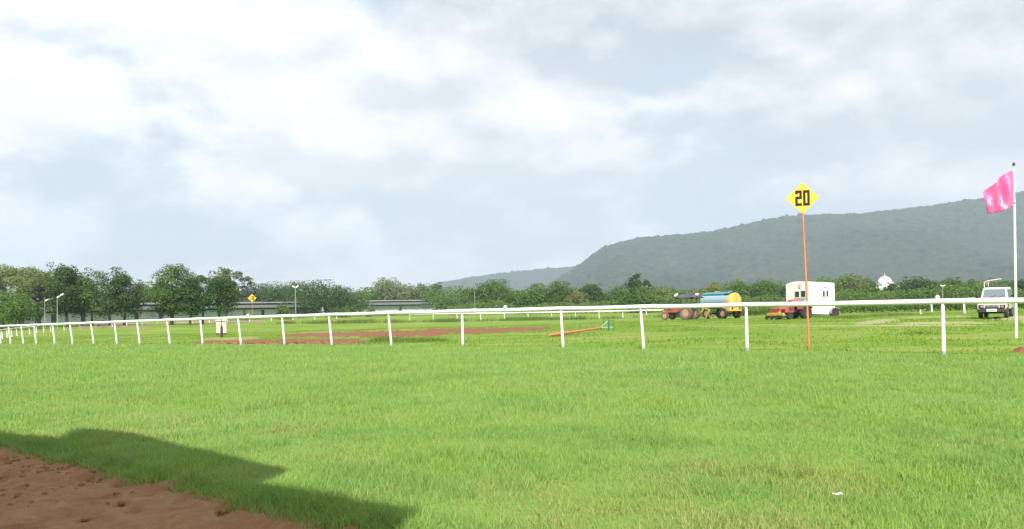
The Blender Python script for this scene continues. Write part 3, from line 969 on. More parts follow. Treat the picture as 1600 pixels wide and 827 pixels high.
TREES = [
 # name, px, top, width, depth, kind, material, label, group, options
 ('rain_tree', 42, 411, 165, 128, 'umbrella', L_OLIVE, 'wide pale olive rain tree with a flat spreading crown at the far left', 'big trees left of the sheds', dict(base_frac=.34, trunk_px=57, n_mult=1.6)),
 ('rain_tree', 78, 428, 90, 134, 'umbrella', L_GREY, 'dull greyish tree under the flat olive rain tree, beside the street lamps', 'big trees left of the sheds', dict(base_frac=.22, trunk_px=59, n_mult=1.3)),
 ('broadleaf_tree', 18, 453, 82, 112, 'round', L_BRIGHT, 'bright green low tree under the flat olive rain tree at the left edge', 'big trees left of the sheds', dict(base_frac=.12)),
 ('bush', 3, 484, 32, 104, 'bush', L_BRIGHT, 'small bright bush at the left edge of the field below the trees', 'bushes in front of the sheds', {}),
 ('broadleaf_tree', 104, 411, 58, 124, 'tall', L_DARK, 'tallest dark green tree, right of the flat olive rain tree', 'big trees left of the sheds', dict(trunk_px=105)),
 ('broadleaf_tree', 128, 421, 46, 128, 'round', L_DARK, 'dark tree with a notched top, second dark tree from the flat rain tree', 'big trees left of the sheds', dict(trunk_px=143)),
 ('broadleaf_tree', 160, 425, 56, 124, 'round', L_MID, 'mid green tree with a loose speckled top in the left dark clump', 'big trees left of the sheds', dict(trunk_px=170)),
 ('broadleaf_tree', 194, 419, 56, 122, 'tall', L_DARK, 'dark layered tree closing the right side of the left clump, foliage almost to the ground', 'big trees left of the sheds', dict(trunk_px=193, base_frac=.08)),
 ('broadleaf_tree', 221, 438, 30, 260, 'round', L_GREY, 'small dull grey-green tree far off in the gap right of the left clump', 'trees behind the sheds', {}),
 ('broadleaf_tree', 240, 442, 60, 232, 'round', L_BRIGHT, 'rounded lighter green tree rising behind the shed roof between the two dark clumps', 'trees behind the sheds', {}),
 ('broadleaf_tree', 278, 414, 74, 120, 'round', L_MID, 'broad full-crowned green tree with the highest top of the middle clump', 'big trees before the sheds', dict(trunk_px=268)),
 ('broadleaf_tree', 256, 434, 40, 123, 'round', L_DARK, 'dark lower tree leaning out on the left flank of the middle clump', 'big trees before the sheds', dict(trunk_px=269)),
 ('broadleaf_tree', 300, 430, 48, 118, 'round', L_DARK, 'dark tree in the heart of the middle clump, above the twin trunks', 'big trees before the sheds', dict(trunk_px=296)),
 ('broadleaf_tree', 320, 421, 36, 126, 'sparse', L_MID, 'thin tree with see-through foliage between the two tops of the middle clump', 'big trees before the sheds', dict(n_mult=1.6, trunk_px=316)),
 ('broadleaf_tree', 343, 421, 52, 119, 'tall', L_DARK, 'dark upright tree at the right of the middle clump, behind the white cabinet', 'big trees before the sheds', dict(trunk_px=343)),
 ('broadleaf_tree', 352, 416, 34, 165, 'tall', L_OLIVE, 'dull feathery treetop showing above the right of the middle clump', 'big trees before the sheds', {}),
 ('broadleaf_tree', 377, 417, 42, 250, 'sparse', L_GREY, 'tall airy grey-green tree standing alone right of the middle clump', 'trees behind the sheds', dict(n_mult=1.9, base_frac=.2)),
 ('rain_tree', 402, 445, 120, 262, 'dome', L_DARK, 'wide low domed tree behind the shed roof at the yellow 18 sign', 'trees behind the sheds', {}),
 ('rain_tree', 452, 443, 90, 272, 'dome', L_MID, 'broad flat-topped tree behind the floodlight pole', 'trees behind the sheds', {}),
 ('broadleaf_tree', 467, 432, 32, 330, 'sparse', L_GREY, 'wispy dark treetop sticking up over the domed trees behind the floodlight', 'trees behind the sheds', dict(n_mult=1.6)),
 ('rain_tree', 506, 440, 122, 232, 'dome', L_DARK, 'largest domed dark tree, filling the gap between the two sheds', 'trees behind the sheds', dict(base_frac=.10, trunk_px=512)),
 ('rain_tree', 548, 451, 84, 275, 'dome', L_MID, 'low domed tree sloping down to the right of the largest dome', 'trees behind the sheds', {}),
 ('broadleaf_tree', 574, 450, 52, 335, 'round', L_BRIGHT, 'light green small tree over the left end of the right shed', 'trees behind the sheds', {}),
 ('broadleaf_tree', 606, 435, 62, 345, 'round', L_OLIVE, 'olive rounded tree that is the highest behind the right shed', 'trees behind the sheds', {}),
 ('broadleaf_tree', 638, 444, 40, 350, 'round', L_OLIVE, 'olive tree with a dent in its crown behind the middle of the right shed', 'trees behind the sheds', {}),
 ('broadleaf_tree', 661, 443, 42, 352, 'round', L_OLIVE, 'pale olive tree behind the right part of the right shed', 'trees behind the sheds', {}),
 ('broadleaf_tree', 683, 441, 28, 350, 'tall', L_MID, 'narrow upright tree at the foot of the far hill, past the right shed', 'trees behind the sheds', {}),
 ('broadleaf_tree', 700, 462, 56, 240, 'round', L_BRIGHT, 'low bright tree by the right end of the right shed', 'trees below the hill', {}),
 ('broadleaf_tree', 738, 452, 54, 205, 'round', L_BRIGHT, 'light green tree by the thin white pole, left of the misty tall tree', 'trees below the hill', {}),
 ('broadleaf_tree', 770, 438, 62, 205, 'round', L_MID, 'full-crowned tree under the far ridge, first tall crown right of the thin white pole', 'trees below the hill', {}),
 ('broadleaf_tree', 808, 456, 48, 210, 'round', L_MID, 'short tree in the dip between two taller crowns under the far ridge', 'trees below the hill', {}),
 ('broadleaf_tree', 838, 444, 50, 208, 'round', L_BRIGHT, 'pale green broad tree below the middle of the far ridge', 'trees below the hill', {}),
 ('broadleaf_tree', 876, 441, 52, 205, 'round', L_MID, 'taller tree just before the foot of the big hill', 'trees below the hill', {}),
 ('broadleaf_tree', 903, 456, 38, 190, 'round', L_DRY, 'small tree with orange and yellow foliage at the foot of the big hill', 'trees below the hill', {}),
 ('broadleaf_tree', 926, 445, 50, 200, 'round', L_DARK, 'dark rounded tree just right of the orange-tinged tree', 'trees below the hill', {}),
 ('broadleaf_tree', 962, 449, 48, 198, 'round', L_MID, 'mid green tree with light tufts between the dark rounded tree and the tall crooked one', 'trees below the hill', {}),
 ('broadleaf_tree', 993, 426, 26, 170, 'tall', L_DARK, 'tall crooked dark tree whose narrow top stands high against the hill', 'trees below the hill', dict(base_frac=.35)),
 ('broadleaf_tree', 1011, 433, 20, 172, 'sparse', L_DARK, 'leaning dark branchy tree right beside the tall crooked one', 'trees below the hill', dict(n_mult=2.2, trunk_px=1000)),
 ('broadleaf_tree', 996, 451, 66, 166, 'round', L_MID, 'broad leafy tree at the foot of the tall crooked one', 'trees below the hill', dict(base_frac=.05)),
 ('broadleaf_tree', 1033, 449, 44, 175, 'round', L_OLIVE, 'olive tree left of the red tractor with the tank', 'trees below the hill', {}),
 ('broadleaf_tree', 1066, 455, 56, 185, 'round', L_MID, 'low green tree showing above the tractor canopy', 'trees below the hill', {}),
 ('broadleaf_tree', 1096, 451, 46, 175, 'round', L_YELLOW, 'yellowish low tree above the blue tank', 'trees below the hill', {}),
 ('broadleaf_tree', 1118, 440, 30, 172, 'round', L_YELLOW, 'yellow-green small tree with two tufts above the tank trailer', 'trees below the hill', {}),
 ('broadleaf_tree', 1154, 442, 46, 185, 'round', L_MID, 'mid green tree right of the tank trailer', 'trees below the hill', {}),
 ('broadleaf_tree', 1193, 432, 66, 182, 'dome', L_MID, 'big rounded tree just left of the white caravan', 'trees below the hill', {}),
 ('broadleaf_tree', 1226, 447, 30, 210, 'round', L_DARK, 'dark small tree half hidden behind the white caravan left side', 'trees below the hill', {}),
 ('broadleaf_tree', 1326, 429, 62, 150, 'round', L_OLIVE, 'tall olive tree just right of the white caravan', 'trees by the domed building', {}),
 ('broadleaf_tree', 1354, 433, 46, 155, 'round', L_MID, 'green tree left of the white dome', 'trees by the domed building', {}),
 ('broadleaf_tree', 1380, 456, 34, 148, 'round', L_YELLOW, 'low yellow-green tree in front of the domed building', 'trees by the domed building', {}),
 ('broadleaf_tree', 1391, 441, 20, 150, 'round', L_DARK, 'small dark round treetop right before the white dome', 'trees by the domed building', dict(base_frac=.45)),
 ('broadleaf_tree', 1412, 446, 42, 158, 'round', L_MID, 'mid green tree right of the white dome', 'trees by the domed building', {}),
 ('broadleaf_tree', 1437, 433, 56, 150, 'round', L_DARK, 'dark broad tree, the first high crown right of the white dome', 'trees by the domed building', {}),
 ('broadleaf_tree', 1464, 441, 40, 156, 'round', L_MID, 'green tree behind the floodlight pole on the right', 'trees by the domed building', {}),
 ('broadleaf_tree', 1487, 434, 44, 158, 'tall', L_MID, 'pointed green tree between the right floodlight pole and the jeep', 'trees by the domed building', {}),
 ('broadleaf_tree', 1518, 438, 38, 150, 'round', L_BRIGHT, 'bright green tree just left of the jeep', 'trees by the domed building', {}),
 ('bare_tree', 1546, 431, 34, 165, 'bare', L_TWIG, 'brown leafless tree behind the roof rack of the jeep', 'trees by the domed building', {}),
 ('broadleaf_tree', 1570, 440, 42, 158, 'round', L_MID, 'green tree behind the jeep and the flagpole', 'trees by the domed building', {}),
 ('broadleaf_tree', 1599, 436, 38, 150, 'round', L_DARK, 'dark tree at the right edge, beyond the flagpole', 'trees by the domed building', {}),
 ('bush', 445, 470, 28, 168, 'bush', L_MID, 'round leafy bush before the left shed, below the floodlight', 'bushes in front of the sheds', {}),
 ('bush', 545, 474, 28, 178, 'bush', L_MID, 'wide bush before the left end of the right shed', 'bushes in front of the sheds', {}),
 ('bush', 579, 480, 18, 180, 'bush', L_MID, 'smallest bush before the right shed', 'bushes in front of the sheds', {}),
 ('bush', 383, 483, 12, 160, 'bush', L_YELLOW, 'little yellow-green bush beside the pole of the 18 sign', 'bushes in front of the sheds', {}),
 ('bush', 527, 478, 32, 190, 'bush', L_DARK, 'dark undergrowth bush at the gap between the two sheds', 'bushes in front of the sheds', {}),
]
for i, (nm, px, top, wp, d, kd, mt, lb, gr, op) in enumerate(TREES):
    make_tree(nm, px, top, wp, d, kd, mt, lb, gr, 100 + i, **op)

def leafy_mass(name, pts, hgt, dep, s, n_, mat, seed, smin=.3):
    """leaf faces filling a long low mass of vegetation along ground points"""
    rng = np.random.default_rng(seed)
    L = [0]
    for i in range(1, len(pts)):
        L.append(L[-1] + (pts[i] - pts[i - 1]).length)
    s_ = rng.uniform(0, L[-1], n_)
    x = np.interp(s_, L, [q.x for q in pts])
    y = np.interp(s_, L, [q.y for q in pts]) + rng.uniform(-.5, .5, n_) * dep
    prof = (smin + (1 - smin) * fbm(s_ / (hgt * 1.6), s_ * 0 + seed, seed, 4) * 1.5)
    u = (rng.uniform(0, 1, n_) ** .55)
    z = gz(x, y) + u * hgt * prof * (1 - .25 * ((y - np.interp(s_, L, [q.y for q in pts])) / dep * 2) ** 2)
    nn = np.stack([rng.normal(0, .3, n_), np.full(n_, -.5), np.full(n_, .6)], 1)
    return leaves_mesh(name, np.stack([x, y, z], 1), nn, s, mat, None, rng)

tag(leafy_mass('hedge', [ground(1040, 96), ground(1250, 92), ground(1450, 88), ground(1620, 84), ground(1760, 80)], 1.25, 4, .20, 26000, L_BRIGHT, 301, .55),
    'long bright green hedge of leafy crops running behind the caravan and the jeep', 'hedge')
tag(leafy_mass('distant_trees', [ground(660, 300), ground(900, 290), ground(1200, 280), ground(1700, 260)], 9.0, 10, .9, 15000, L_MID, 303, .35), kind='stuff')
tag(leafy_mass('distant_trees', [ground(-150, 300), ground(200, 310), ground(450, 330), ground(680, 380)], 8.0, 10, .9, 9000, L_DARK, 304, .5), kind='stuff')
tag(leafy_mass('undergrowth', [ground(700, 180), ground(900, 172), ground(1060, 160), ground(1300, 140), ground(1700, 130)], 3.6, 6, .40, 16000, L_MID, 305, .3), kind='stuff')

# ------------------------------------------------------------------ sheds
def shed(pa, da, pb, db, ht, label, windows):
    A, B = ground(pa, da), ground(pb, db)
    A.z = B.z = min(A.z, B.z)
    dr = B - A
    Ln = dr.length
    root = empty('stable_shed', A, math.atan2(dr.y, dr.x), label, 'shed', 'long sheds behind the field')
    # local x along the building, y away from the camera
    MB().box((Ln / 2, 6.0, ht * .26), (Ln, 11.0, ht * .52)).build('wall', RENDER, root)
    # solid dark band above the wall, standing in for shade under the eave
    MB().box((Ln / 2, 6.2, ht * .58), (Ln - .6, 10.6, ht * .13)).build('eave_shade', SHADE, root)
    m = MB()
    m.prism([(-.9, ht * .60), (4.6, ht * .80), (4.6, ht * .83), (-.9, ht * .64)], -.5, Ln + .5)
    m.prism([(12.9, ht * .60), (7.4, ht * .80), (7.4, ht * .83), (12.9, ht * .64)], -.5, Ln + .5)
    m.build('roof', SHEET, root)
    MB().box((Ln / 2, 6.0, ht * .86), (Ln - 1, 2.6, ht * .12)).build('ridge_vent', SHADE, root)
    m = MB()
    m.prism([(3.6, ht * .92), (6, ht * 1.0), (8.4, ht * .92), (8.4, ht * .90), (6, ht * .97), (3.6, ht * .90)], -.8, Ln + .8)
    m.build('ridge_roof', SHEETP, root)
    k_ = 2.5
    while k_ < Ln - 2:
        MB().box((k_, -.35, ht * .30), (.18, .18, ht * .60)).build('column', SHEETP, root)
        k_ += 9.0
    k_ = 5.0
    rs = random.Random(int(Ln))
    while k_ < Ln - 3:
        if rs.random() < windows:
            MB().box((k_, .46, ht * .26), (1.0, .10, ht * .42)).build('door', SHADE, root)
        k_ += 6.5
    return root
shed(-60, 150, 503, 238, 4.3, 'long low grey stable shed with a pale wall, behind the left clumps of trees', .5)
shed(524, 292, 706, 335, 4.9, 'shorter grey stable shed, right of the gap filled by the domed tree', .3)

# domed building
d = 310
b = ground(1383, d)
root = empty('domed_building', b, bearing_rot(1383, 12), 'white domed mausoleum with a spire, half hidden among trees at the foot of the hill', 'building')
MB().box((0, 0, 2.2), (9, 9, 4.4), bev=.08).build('wall', MARBLE, root)
MB().lathe([(4.4, 3.1), (6.9, 3.1)], (0, 0, 0), 'Z', 24).build('drum', MARBLE, root)
m = MB()
for k_ in range(8):
    a_ = k_ * PI / 4
    m.cyl((3.0 * math.cos(a_), 3.0 * math.sin(a_), 4.4), (3.0 * math.cos(a_), 3.0 * math.sin(a_), 8.2), .12, seg=8)
m.build('arcade', MARBLE, root)
rz = un(1383, 446, d).z - b.z
top = un(1383, 432, d).z - b.z
hh = top - rz
MB().lathe([(rz - .3, 2.2), (rz, 2.45), (rz + hh * .15, 2.6), (rz + hh * .3, 2.62), (rz + hh * .5, 2.5), (rz + hh * .68, 2.2), (rz + hh * .82, 1.75), (rz + hh * .92, 1.2), (rz + hh * .98, .6), (rz + hh, .15)], (0, 0, 0), 'Z', 28).build('dome', MARBLE, root, True)
MB().lathe([(6.9, 3.0), (rz - .9, 2.2)], (0, 0, 0), 'Z', 24).build('neck', MARBLE, root, True)
MB().lathe([(top - .05, .18), (top + .3, .12), (top + .45, .22), (top + .6, .08), (top + 1.5, .02)], (0, 0, 0), 'Z', 10).build('finial', MARBLE, root, True)
for sx in (-1, 1):
    for sy in (-1, 1):
        MB().lathe([(4.3, .7), (5.2, .7), (5.3, .85), (5.9, .7), (6.3, .3), (6.7, .03)], (sx * 3.9, sy * 3.9, 0), 'Z', 12).build('turret', MARBLE, root, True)

# ------------------------------------------------------------------ marker signs
def glyph(m, ch, cx, cz, w_, h_, t, y, dep):
    """block stencil digits on the front (-y) side"""
    def b_(x0, x1, z0, z1):
        m.box((cx + (x0 + x1) / 2 * w_, y, cz + (z0 + z1) / 2 * h_), ((x1 - x0) * w_, dep, (z1 - z0) * h_))
    tx, tz = t / w_, t / h_ * 1.12
    if ch == '0' or ch == '8':
        b_(-.5, .5, .5 - tz, .5)
        b_(-.5, .5, -.5, -.5 + tz)
        b_(-.5, -.5 + tx, -.5 + tz, .5 - tz)
        b_(.5 - tx, .5, -.5 + tz, .5 - tz)
        if ch == '8':
            b_(-.5 + tx, .5 - tx, -tz / 2, tz / 2)
    if ch == '2':
        b_(-.5, .5, .5 - tz, .5)
        b_(-.5, .5, -.5, -.5 + tz)
        b_(-.5, .5, -tz * .35, tz * .65)
        b_(.5 - tx, .5, tz * .65, .5 - tz)
        b_(-.5, -.5 + tx, .5 - tz * 1.45, .5 - tz)
        b_(-.5, -.5 + tx, -.5 + tz, -tz * .35)
    if ch == '1':
        b_(-tx / 2, tx / 2, -.5, .5)

def marker(px, base_y, top_y, digits, hw, label, lean, d=None):
    q = hit(px, base_y) if d is None else ground(px, d)
    d = q.y
    root = empty('distance_marker', q, bearing_rot(px, 6), label, 'sign', 'yellow distance markers')
    zc = un(px, top_y, d).z - q.z
    hwm = hw * d / F
    off = lean * d / F
    MB().tube([(0, 0, -.15), (off * .5, 0, zc * .5), (off, 0, zc - hwm * .9)], [.028, .026, .024], 10).build('pole', ORANGE, root, True)
    pl = MB()
    c_ = Vector((off, -.035, zc))
    s_ = hwm
    vs = []
    for yy in (-.008, .008):
        vs.append([pl.bm.verts.new(c_ + Vector(q_)) for q_ in ((-s_, yy, 0), (0, yy, -s_), (s_, yy, 0), (0, yy, s_))])
    pl.bm.faces.new(vs[0])
    pl.bm.faces.new(vs[1][::-1])
    for k_ in range(4):
        pl.bm.faces.new((vs[0][k_], vs[1][k_], vs[1][(k_ + 1) % 4], vs[0][(k_ + 1) % 4]))
    plate = pl.build('sign_plate', YELLOW, root)
    m = MB()
    w_ = hwm * .40
    for k_, ch in enumerate(digits):
        glyph(m, ch, off + (k_ - .5) * hwm * .47, zc, w_, hwm * .98, hwm * .145, -.047, .006)
    m.build('number', BLACKP, plate)
    MB().box((off, -.012, zc - hwm * .55), (.07, .04, hwm * .8)).build('bracket', DARK, root)
    return root
marker(1264.5, 545, 309.5, '20', 24.5, 'yellow diamond distance board reading 20 on a tall thin orange pole', -6.0)
marker(394, 0, 466, '18', 6.4, 'small far-off yellow diamond board reading 18 on an orange pole before the left shed', 0, 118)

# ------------------------------------------------------------------ flag
q = hit(1588, 528)
d = q.y
root = empty('flagpole', q, bearing_rot(1588), 'tall slim white flagpole standing right of the jeep', 'flagpole')
ptop = un(1584, 258, d) - q
Mi = Matrix.Rotation(-bearing_rot(1588), 3, 'Z')
pt = Mi @ ptop
MB().tube([(0, 0, -.1), (pt.x * .3, 0, pt.z * .3), (pt.x * .8, 0, pt.z * .8)], [.037, .036, .033], 12).build('lower_pole', WHITEP, root, True)
MB().tube([(pt.x * .79, 0, pt.z * .79), (pt.x, 0, pt.z)], [.026, .022], 10).build('upper_pole', CREAM, root, True)
MB().lathe([(0, .03), (.05, .04), (.1, .03)], (pt.x, 0, pt.z - .03), 'Z', 10).build('pole_cap', DARK, root, True)
MB().lathe([(0, .043), (.06, .043)], (pt.x * .79, 0, pt.z * .775), 'Z', 10).build('joint', STEEL, root, True)
pm, n = newmat('pink_satin')
c = n.n('ShaderNodeTexCoord').outputs['Object']
a = n.noise(c, 9, 3, 0.5)
col = n.mix(a, (0.78, 0.10, 0.36), (0.90, 0.24, 0.52))
wv = n.noise(n.n('ShaderNodeMapping', {'Vector': c, 'Scale': (14, 3, 1.5), 'Rotation': (0, .6, 0)}).outputs[0], 1.0, 3, .5)
bp = n.n('ShaderNodeBump', {'Strength': .5, 'Distance': .05, 'Height': wv})
p = n.n('ShaderNodeBsdfPrincipled', {'Base Color': col, 'Roughness': .34, 'Normal': bp.outputs[0], 'Sheen Weight': .3, 'Specular IOR Level': 0.9})
tl = n.n('ShaderNodeBsdfTranslucent', {'Color': (0.9, 0.22, 0.45, 1)})
mx = n.n('ShaderNodeMixShader', {0: .3, 1: p.outputs[0], 2: tl.outputs[0]})
out(n, mx.outputs[0])
# the cloth: top edge falls from the pole, outer edge hangs short
def flag_pt(u, v_):
    tl_, bl_ = Vector((1582.5, 266)), Vector((1584, 321))
    tr_, br_ = Vector((1543, 299)), Vector((1543.5, 334))
    t_ = tl_.lerp(tr_, u) + Vector((0, -5 * math.sin(u * PI)))
    b_ = bl_.lerp(br_, u) + Vector((0, 3 * math.sin(u * PI)))
    p_ = t_.lerp(b_, v_)
    if u > .9:
        p_.x -= 2 * math.sin(v_ * PI) * (u - .9) * 10
    w3 = un(p_.x, p_.y, d)
    w3.y += (.11 * math.sin(u * 7.5 - v_ * 2.8) + .05 * math.sin(u * 15 + v_ * 5)) * min(1, u * 3) + .10 * u
    return Mi @ (w3 - q)
fv, ff = [], []
NU, NV = 36, 28
for j in range(NV + 1):
    for i in range(NU + 1):
        fv.append(flag_pt(i / NU, j / NV)[:])
for j in range(NV):
    for i in range(NU):
        a_ = j * (NU + 1) + i
        ff.append((a_, a_ + 1, a_ + NU + 2, a_ + NU + 1))
fl = mesh_np('flag', np.array(fv), np.array(ff), pm, None, True)
fl.location = q
fl.rotation_euler = root.rotation_euler
md = fl.modifiers.new('thickness', 'SOLIDIFY')
md.thickness = .003
tag(fl, 'glossy pink flag blowing to the left from the top of the white pole', 'flag')

# ------------------------------------------------------------------ lamps and poles
def lamp_post(px, top_y, base_d, label, heads, rpole=.045):
    q = ground(px, base_d)
    root = empty('street_lamp', q, bearing_rot(px), label, 'street lamp', 'lamps and floodlights round the course')
    ht = un(px, top_y, base_d).z - q.z
    MB().tube([(0, 0, -.2), (0, 0, ht * .5), (0, 0, ht)], [rpole * 1.3, rpole, rpole * .8], 8).build('pole', STEEL, root, True)
    for (ax, az, sz) in heads:
        MB().tube([(0, 0, ht - .05), (ax * .5, 0, ht + az * .7), (ax, 0, ht + az)], rpole * .5, 6).build('arm', STEEL, root, True)
        hd = MB()
        hd.box((ax, -.05, ht + az), (sz, sz * .6, sz * .42), (0, -.5 if ax > 0 else .5, 0), .03)
        hd.build('lamp_head', LAMPW, root)
    return root
lamp_post(89.5, 467, 98, 'street lamp with two white heads before the tallest dark tree on the left', [(.12, .22, .34), (.52, .50, .40)])
lamp_post(70, 470, 104, 'shorter street lamp with one white head under the flat rain tree', [(.18, .05, .36)])
lamp_post(462, 449, 165, 'floodlight pole with a square head above the left shed roof', [(-.35, .12, .6), (.35, .12, .6)], .09)
lamp_post(1473, 447, 120, 'thin floodlight pole between the dark tree and the jeep', [(-.12, .05, .34), (.22, .05, .34)], .05)
q = ground(742, 150)
po = MB().tube([(0, 0, -.2), (0, 0, un(742, 455, 150).z - q.z)], [.06, .045], 8).build('pole', STEEL, None, True, q)
tag(po, 'thin plain white pole before the trees at the foot of the far ridge', 'pole')

# ------------------------------------------------------------------ white marker posts behind, on the right
def stub(px, base_y, hpx, r_, label):
    q = hit(px, base_y)
    ht = hpx * q.y / F
    m = MB().tube([(0, 0, -.1), (0, 0, ht * .94), (0, 0, ht)], [r_, r_, r_ * .8], 10)
    o = m.build('marker_post', WHITE, None, True, q)
    o.rotation_euler = (0, R(-2.5), 0)
    tag(o, label, 'post', 'short white posts by the dirt path')
stub(1456, 487.5, 14.5, .075, 'short white post by the hedge, left of the two tall ones')
stub(1507, 490, 17, .075, 'short white post by the hedge, nearest the jeep')
stub(1438.5, 492, 8, .05, 'smallest white peg in the grass near the dirt path')

# ------------------------------------------------------------------ white cabinet and pipe post
q = hit(346, 524)
root = empty('utility_cabinet', q, bearing_rot(346), 'cream white utility cabinet with a lid in the field behind the rail', 'cabinet')
u = q.y / F
MB().box((0, 0, 12.5 * u), (14.6 * u, .42, 17.5 * u), bev=.015).build('box', CREAM, root)
MB().box((0, 0, 24.0 * u), (16.6 * u, .52, 4.0 * u), bev=.02).build('lid', CREAM, root)
MB().box((0, -.215, 21.6 * u), (15.0 * u, .02, .9 * u)).build('seam', DARK, root)
for sx in (-1, 1):
    MB().box((sx * 5.6 * u, 0, 1.6 * u), (3.0 * u, .36, 4.4 * u)).build('leg', DARK, root)
q2 = hit(346.5, 527.5)
root = empty('standpipe', q2, bearing_rot(346), 'dark brown post with a thin rod standing before the cream cabinet', 'post')
MB().cyl((0, 0, -.05), (0, 0, 15.5 * u), 2.0 * u, 1.7 * u, 12).build('post', BROWN, root, True)
MB().cyl((0, 0, 15.5 * u), (-.02, 0, 40 * u), .55 * u, .4 * u, 8).build('rod', DARK, root, True)
MB().cyl((-3.6 * u, 0, 17.2 * u), (3.6 * u, 0, 17.2 * u), .45 * u, None, 8).build('cross_bar', DARK, root, True)

# ------------------------------------------------------------------ barrier lying in the field: orange boom with a green frame
A, B = hit(858, 527), hit(939, 517)
d = B.y
root = empty('boom_barrier', B, 0, 'orange boom lying on the grass with its far end on a green steel frame', 'barrier')
aL = A - B + Vector((0, 0, .07))
bL = un(940, 512.3, d) - B
m = MB()
m.tube([aL, aL.lerp(bL, .1), aL.lerp(bL, .32), bL], [.03, .085, .060, .040], 8)
m.build('boom', ORANGE, root, True)
def P3(px, py, dy=0.0):
    return un(px, py, d + dy) - B
m = MB()
m.tube([P3(943.5, 499.5, .5), P3(943.5, 520.5, .5)], .022, 6)
m.tube([P3(951, 500, 0), P3(951, 519.5, 0)], .036, 8)
m.tube([P3(958, 500.5, .25), P3(958.5, 520, .25)], .022, 6)
m.tube([P3(943.5, 500, .5), P3(958, 501, .25)], .016, 6)
m.tube([P3(938, 512.5, 0), P3(946, 519, -.15)], .022, 6)
m.build('frame', GREENP, root, True)
m = MB()
m.tube([P3(938.5, 512, 0), P3(951, 500.5, 0)], .021, 6)
m.tube([P3(938.5, 512, 0), P3(958, 511.5, .25)], .024, 6)
m.build('brace', PALEGREEN, root, True)

# ------------------------------------------------------------------ vehicles
def wheel(parent, c, r_, w_, tyre=None, rim=None, lugs=0, axis='X'):
    """one wheel: tyre as the part, rim as its sub-part"""
    c = Vector(c)
    m = MB()
    h_ = w_ / 2
    m.lathe([(-h_ * .75, r_ * .60), (-h_, r_ * .72), (-h_ * .95, r_ * .90), (-h_ * .6, r_ * .985), (0, r_), (h_ * .6, r_ * .985), (h_ * .95, r_ * .90), (h_, r_ * .72), (h_ * .75, r_ * .60)], c, axis, 32)
    for k_ in range(lugs):
        a_ = 2 * PI * k_ / lugs
        for sd in (-1, 1):
            aa = a_ + sd * PI / lugs * .5
            cc = c + Vector((sd * h_ * .48, math.cos(aa) * r_ * 1.0, math.sin(aa) * r_ * 1.0))
            m.box(cc, (h_ * .95, r_ * .055, r_ * .09), (aa - PI / 2, 0, 0))
    t_ = m.build('wheel', tyre or RUBBER, parent, True)
    m = MB()
    m.lathe([(-h_ * .80, r_ * .58), (-h_ * .80, r_ * .50), (-h_ * .45, r_ * .44), (-h_ * .40, r_ * .20), (-h_ * .70, r_ * .16), (-h_ * .72, .02), (h_ * .72, .02), (h_ * .70, r_ * .16), (h_ * .40, r_ * .20), (h_ * .45, r_ * .44), (h_ * .80, r_ * .50), (h_ * .80, r_ * .58)], c, axis, 24)
    m.build('rim', rim or STEEL, t_, True)
    return t_

# --- old red tractor (local front = -y, +x is the side we see)
d = 75.0
q = ground(1063, d)
root = empty('tractor', q, bearing_rot(1063, -120), 'red tractor with muddy wheels and a dark canopy, coupled to the tank trailer', 'tractor', 'tractors on the grass')
T = root
RW, FW = .66, .40
wheel(T, (.72, 1.0, RW), RW, .38, MUDDY, MUDRIM, 18)
wheel(T, (-.72, 1.0, RW), RW, .38, MUDDY, MUDRIM, 18)
wheel(T, (.66, -1.28, FW), FW, .22, MUDDY, MUDRIM)
wheel(T, (-.66, -1.28, FW), FW, .22, MUDDY, MUDRIM)
MB().box((0, -.15, .72), (.34, 2.3, .34), bev=.03).box((0, .9, .75), (1.1, .36, .38), bev=.04).build('chassis', DARK, T)
MB().tube([(.62, -1.28, .42), (.3, -1.28, .55), (-.3, -1.28, .55), (-.62, -1.28, .42)], .05, 8).build('front_axle', DARK, T)
MB().box((0, -.85, .94), (.56, 1.35, .52), bev=.06).build('engine_hood', RED, T)
MB().box((0, -.75, .82), (.40, .9, .30), bev=.02).build('engine', DARK, T)
MB().box((0, -1.56, 1.10), (.42, .06, .34), bev=.01).build('grille', DARK, T)
MB().box((0, -1.66, .72), (.5, .22, .22), bev=.03).build('bumper', YELLOWM, T)
for sx in (-1, 1):
    pr = [(.30, .85), (.38, 1.20), (.75, 1.36), (1.3, 1.36), (1.62, 1.10), (1.5, 1.06), (1.25, 1.32), (.77, 1.32), (.45, 1.16), (.37, .85)]
    MB().prism(pr, sx * .52, sx * .90).build('mudguard', RED, T)
MB().box((0, .75, 1.15), (.42, .40, .10), bev=.03).box((0, .97, 1.38), (.42, .08, .40), (-.15, 0, 0), .03).build('seat', DARK, T)
MB().lathe([(-.015, .19), (.015, .19)], (0, 0, 0), 'Z', 18).build('steering_wheel', BLACKP, T, True, (0, .15, 1.50)).rotation_euler = (-.5, 0, 0)
MB().tube([(0, -.1, 1.2), (0, .15, 1.5)], .025, 6).build('steering_column', DARK, T)
m = MB()
for sx in (-1, 1):
    for k_ in range(5):
        m.box((sx * .285, -1.25 + k_ * .13, .98), (.02, .06, .22))
m.build('vent', DARK, T)
for sx in (-1, 1):
    MB().box((sx * .42, .15, .72), (.26, .7, .05), bev=.01).build('footboard', DARK, T)
MB().tube([(.2, -.95, 1.15), (.2, -.95, 1.95)], .03, 8).build('exhaust', DARK, T)
for sx in (-.5, .5):
    for yy in (.35, 1.45):
        MB().tube([(sx, yy, 1.1), (sx, yy, 2.15)], .022, 6).build('canopy_post', DARK, T)
